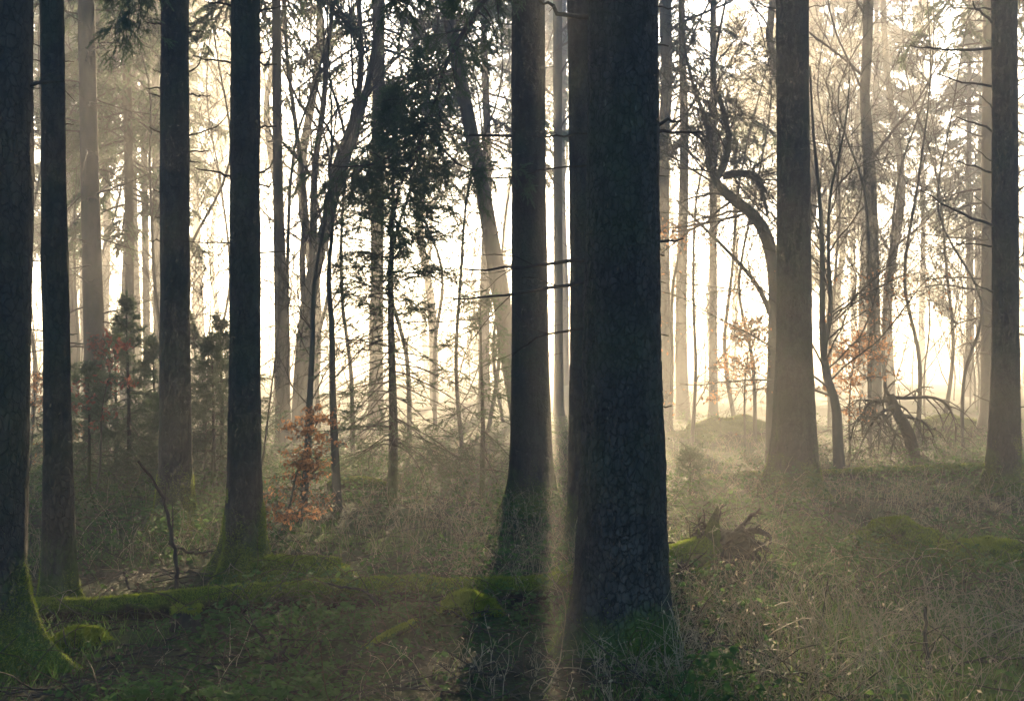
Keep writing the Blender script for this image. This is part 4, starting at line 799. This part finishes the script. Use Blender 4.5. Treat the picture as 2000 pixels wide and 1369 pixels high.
# ------------------------------------------------------------------ undergrowth
rng = np.random.default_rng(112)
def floor_points(n, y0, y1, p, dens=None):
    y = y0 + (y1 - y0) * rng.random(n) ** p; x = (rng.random(n) * 2 - 1) * (.47 * y + 2.2)
    if dens is not None: k = rng.random(n) < dens(x, y); x, y = x[k], y[k]
    return np.stack([x, y, gz(x, y)], -1)
patch = lambda x, y: np.clip(.50 + 3.0 * fbm(x * .8, y * .8, 0, 51, 3), 0.06, 1)
def near_log(x, y):
    a = np.where((x < .6) & (x > -3.2), np.exp(-((y - 7.45) / .42) ** 2), 0) + np.exp(-((x - 1.45) / .55) ** 2 - ((y - 8.8) / .5) ** 2)
    for mx, my, rx, ry in MOUNDS_LOW: a = a + np.exp(-((x - mx) / (1.3 * rx)) ** 2 - ((y - my + .2) / (1.9 * ry)) ** 2)
    a = np.maximum(a, np.where((x < .7) & (y < 7.9), .55, 0))
    return np.minimum(a, 1.0)
# bramble leaves, in threes on short arching stems
bl, bs = MB(), MB()
O = floor_points(72000, 5.2, 28, 1.6, patch); hgt = (.03 + .26 * rng.random(len(O)) ** 1.6) * (.4 + .9 * patch(O[:, 0], O[:, 1])) * (1 - .85 * near_log(O[:, 0], O[:, 1])); O[:, 2] += hgt
for k in range(3):
    a = rng.random(len(O)) * 6.28 + k * 2.1; D = nrm(np.stack([np.cos(a), np.sin(a), -.15 + .35 * rng.normal(size=len(O))], -1)); U = nrm(np.array([0, 0, 1.0]) + .45 * rng.normal(size=D.shape))
    place(bl, LEAF_V * (1, 1.25, 1), LEAF_T, O + .01 * D, D, U, .038 * (.55 + .8 * rng.random(len(O))))
tag(bl.build('bramble_leaves', M['bramble'], smooth=False), 'dark glossy bramble leaves covering the forest floor', 'undergrowth', kind='stuff')
pt = floor_points(4000, 5.3, 24, 1.4, patch); az = rng.random(len(pt)) * 6.28; D = np.stack([.5 * np.cos(az), .5 * np.sin(az), np.full(len(pt), .9)], -1); L = .35 + .5 * rng.random(len(pt)); P = [pt]
for k in range(8): P.append(P[-1] + D * (L / 8)[:, None]); D = nrm(D + .12 * rng.normal(size=D.shape) + np.array([0, 0, -.22]))
tubes(bs, np.stack(P, 1), np.tile(np.linspace(.0026, .0014, 9), (len(pt), 1)), 3)
tag(bs.build('bramble_stems', M['litter'], smooth=True), 'thin arching bramble canes tangled through the undergrowth', 'undergrowth', kind='stuff')
# dry pale stalks and grasses
ds = MB(); dp = lambda x, y: np.clip(.16 + 2.0 * fbm(x * .7 + 9, y * .7, 0, 61, 3) + .34 * np.clip((x - .1) * 3, 0, 1), 0.02, 1)
pt = floor_points(21000, 5.2, 24, 1.5, dp); az = rng.random(len(pt)) * 6.28; sl_ = .15 + .5 * rng.random(len(pt)); D = nrm(np.stack([sl_ * np.cos(az), sl_ * np.sin(az), np.ones(len(pt))], -1)); L = (.10 + .34 * rng.random(len(pt)) ** 1.5) * (1 - .75 * near_log(pt[:, 0], pt[:, 1])); P = [pt]
for k in range(6): P.append(P[-1] + D * (L / 6)[:, None]); D = nrm(D + .14 * rng.normal(size=D.shape) + np.array([0, 0, -.13]))
P = np.stack(P, 1); Rr = np.tile(np.linspace(.0024, .0013, 7), (len(pt), 1)); tubes(ds, P, Rr, 3)
C, cr, l2 = spawn(P, Rr, 3, .35, 1, R(50), .3, .28 * L, 3, .15, .1, rr=.8, rmin=.0011); tubes(ds, C, cr, 3)
t_ = C[:, -1]; k = rng.random(len(t_)) < .22; t_ = t_[k]; D = nrm(rng.normal(size=t_.shape) + np.array([0, 0, -.5])); place(ds, LEAF_V, LEAF_T, t_, D, nrm(rng.normal(size=t_.shape)), .014 + .010 * rng.random(len(t_)))
tag(ds.build('dry_stalks', M['straw'], smooth=False), 'pale dry stalks and withered weeds standing through the brambles', 'dry grass', kind='stuff')
# long pale arching canes
ca = MB(); pt = floor_points(320, 5.6, 12, 1.3, lambda x, y: .06 + .94 * (x > .3)); az = rng.random(len(pt)) * 6.28; D = nrm(np.stack([.8 * np.cos(az), .5 * np.sin(az), np.full(len(pt), .9)], -1)); L = .25 + .45 * rng.random(len(pt)); P = [pt]
for k in range(10): P.append(P[-1] + D * (L / 10)[:, None]); D = nrm(D + .16 * rng.normal(size=D.shape) + np.array([0, 0, -.17]))
P = np.stack(P, 1); Rr = np.tile(np.linspace(.0035, .0016, 11), (len(pt), 1)); tubes(ca, P, Rr, 4); C, cr, l2 = spawn(P, Rr, 4, .3, 1, R(55), .3, .3 * L, 5, .25, .08, rr=.7, rmin=.0013); tubes(ca, C, cr, 3)
tag(ca.build('dry_canes', M['straw']), 'long pale dry bramble canes arching over the foreground weeds', 'dry canes', kind='stuff')
# fresh grass
gr = MB(); GP = ((-2.2, 7.0, .8), (2.6, 7.2, .7), (-2.6, 6.1, .6), (3.6, 10.5, .8), (-1.0, 10.5, .9), (0.5, 5.8, .6), (2.3, 6.0, .5))
gd = lambda x, y: np.clip(.06 + 1.6 * fbm(x * .5 + 3, y * .5 + 7, 0, 71, 3) + sum(.9 * np.exp(-((x - a) ** 2 + (y - b_) ** 2) / r_ ** 2) for a, b_, r_ in GP), 0.02, 1)
pt = floor_points(175000, 5.2, 22, 1.6, gd); az = rng.random(len(pt)) * 6.28; D = nrm(np.stack([.6 * np.cos(az), .6 * np.sin(az), np.ones(len(pt))], -1)); GV = np.array([[0, -.5, 0], [0, .5, 0], [.55, -.35, .25], [.55, .35, .25], [1, 0, -.1]]); GT = np.array([[0, 1, 3], [0, 3, 2], [2, 3, 4]])
place(gr, GV * (1, 1, 0), GT, pt, D, rng.normal(size=D.shape), np.stack([.05 + .10 * rng.random(len(pt)), np.full(len(pt), .005)], -1))
tag(gr.build('grass', M['grass'], smooth=False), 'short fresh green grass and moss between the brambles', 'grass', kind='stuff')
# leaf litter and twigs
lt = MB(); pt = floor_points(34000, 5.0, 30, 1.5); pt[:, 2] += .012; az = rng.random(len(pt)) * 6.28; D = nrm(np.stack([np.cos(az), np.sin(az), .15 * rng.normal(size=len(pt))], -1)); place(lt, LEAF_V * (1, 1.2, 1.5), LEAF_T, pt, D, nrm(np.array([0, 0, 1.0]) + .35 * rng.normal(size=D.shape)), .034 * (.6 + .7 * rng.random(len(pt))))
tag(lt.build('leaf_litter', M['litter'], smooth=False), 'brown fallen leaves scattered over the forest floor', 'leaf litter', kind='stuff')
tl = MB(); pt = floor_points(4200, 5.2, 22, 1.4); pt[:, 2] += .03; az = rng.random(len(pt)) * 6.28; D = nrm(np.stack([np.cos(az), np.sin(az), .25 * rng.normal(size=len(pt))], -1)); L = .12 + .60 * rng.random(len(pt)) ** 1.5; P = [pt]
for k in range(5): P.append(P[-1] + D * (L / 5)[:, None]); D = nrm(D + .15 * rng.normal(size=D.shape) + np.array([0, 0, -.03]))
tubes(tl, np.stack(P, 1), np.tile(np.linspace(.005, .002, 6), (len(pt), 1)), 4)
tag(tl.build('twig_litter', M['dead_wood']), 'small broken twigs littering the forest floor', 'twigs', kind='stuff')

# ------------------------------------------------------------------ haze
rng = np.random.default_rng(113)
hz = MB(); x0, x1, y0, y1, z0, z1 = -92, 92, -24, 152, -2.0, 26.5
vv = [(x, y, z) for z in (z0, z1) for y in (y0, y1) for x in (x0, x1)]
hz.add(vv, [(0, 2, 3, 1), (4, 5, 7, 6), (0, 1, 5, 4), (2, 6, 7, 3), (0, 4, 6, 2), (1, 3, 7, 5)])
hm, n, l = mat('haze'); ho = n.new('ShaderNodeOutputMaterial'); pv = n.new('ShaderNodeVolumePrincipled'); l.new(pv.outputs[0], ho.inputs['Volume'])
pv.inputs['Color'].default_value = (0.97, 0.97, 0.97, 1); pv.inputs['Density'].default_value = HAZE_DENSITY; pv.inputs['Anisotropy'].default_value = HAZE_G
tag(hz.build('haze', hm, smooth=False), 'thin golden morning mist filling the wood', 'haze', kind='stuff')
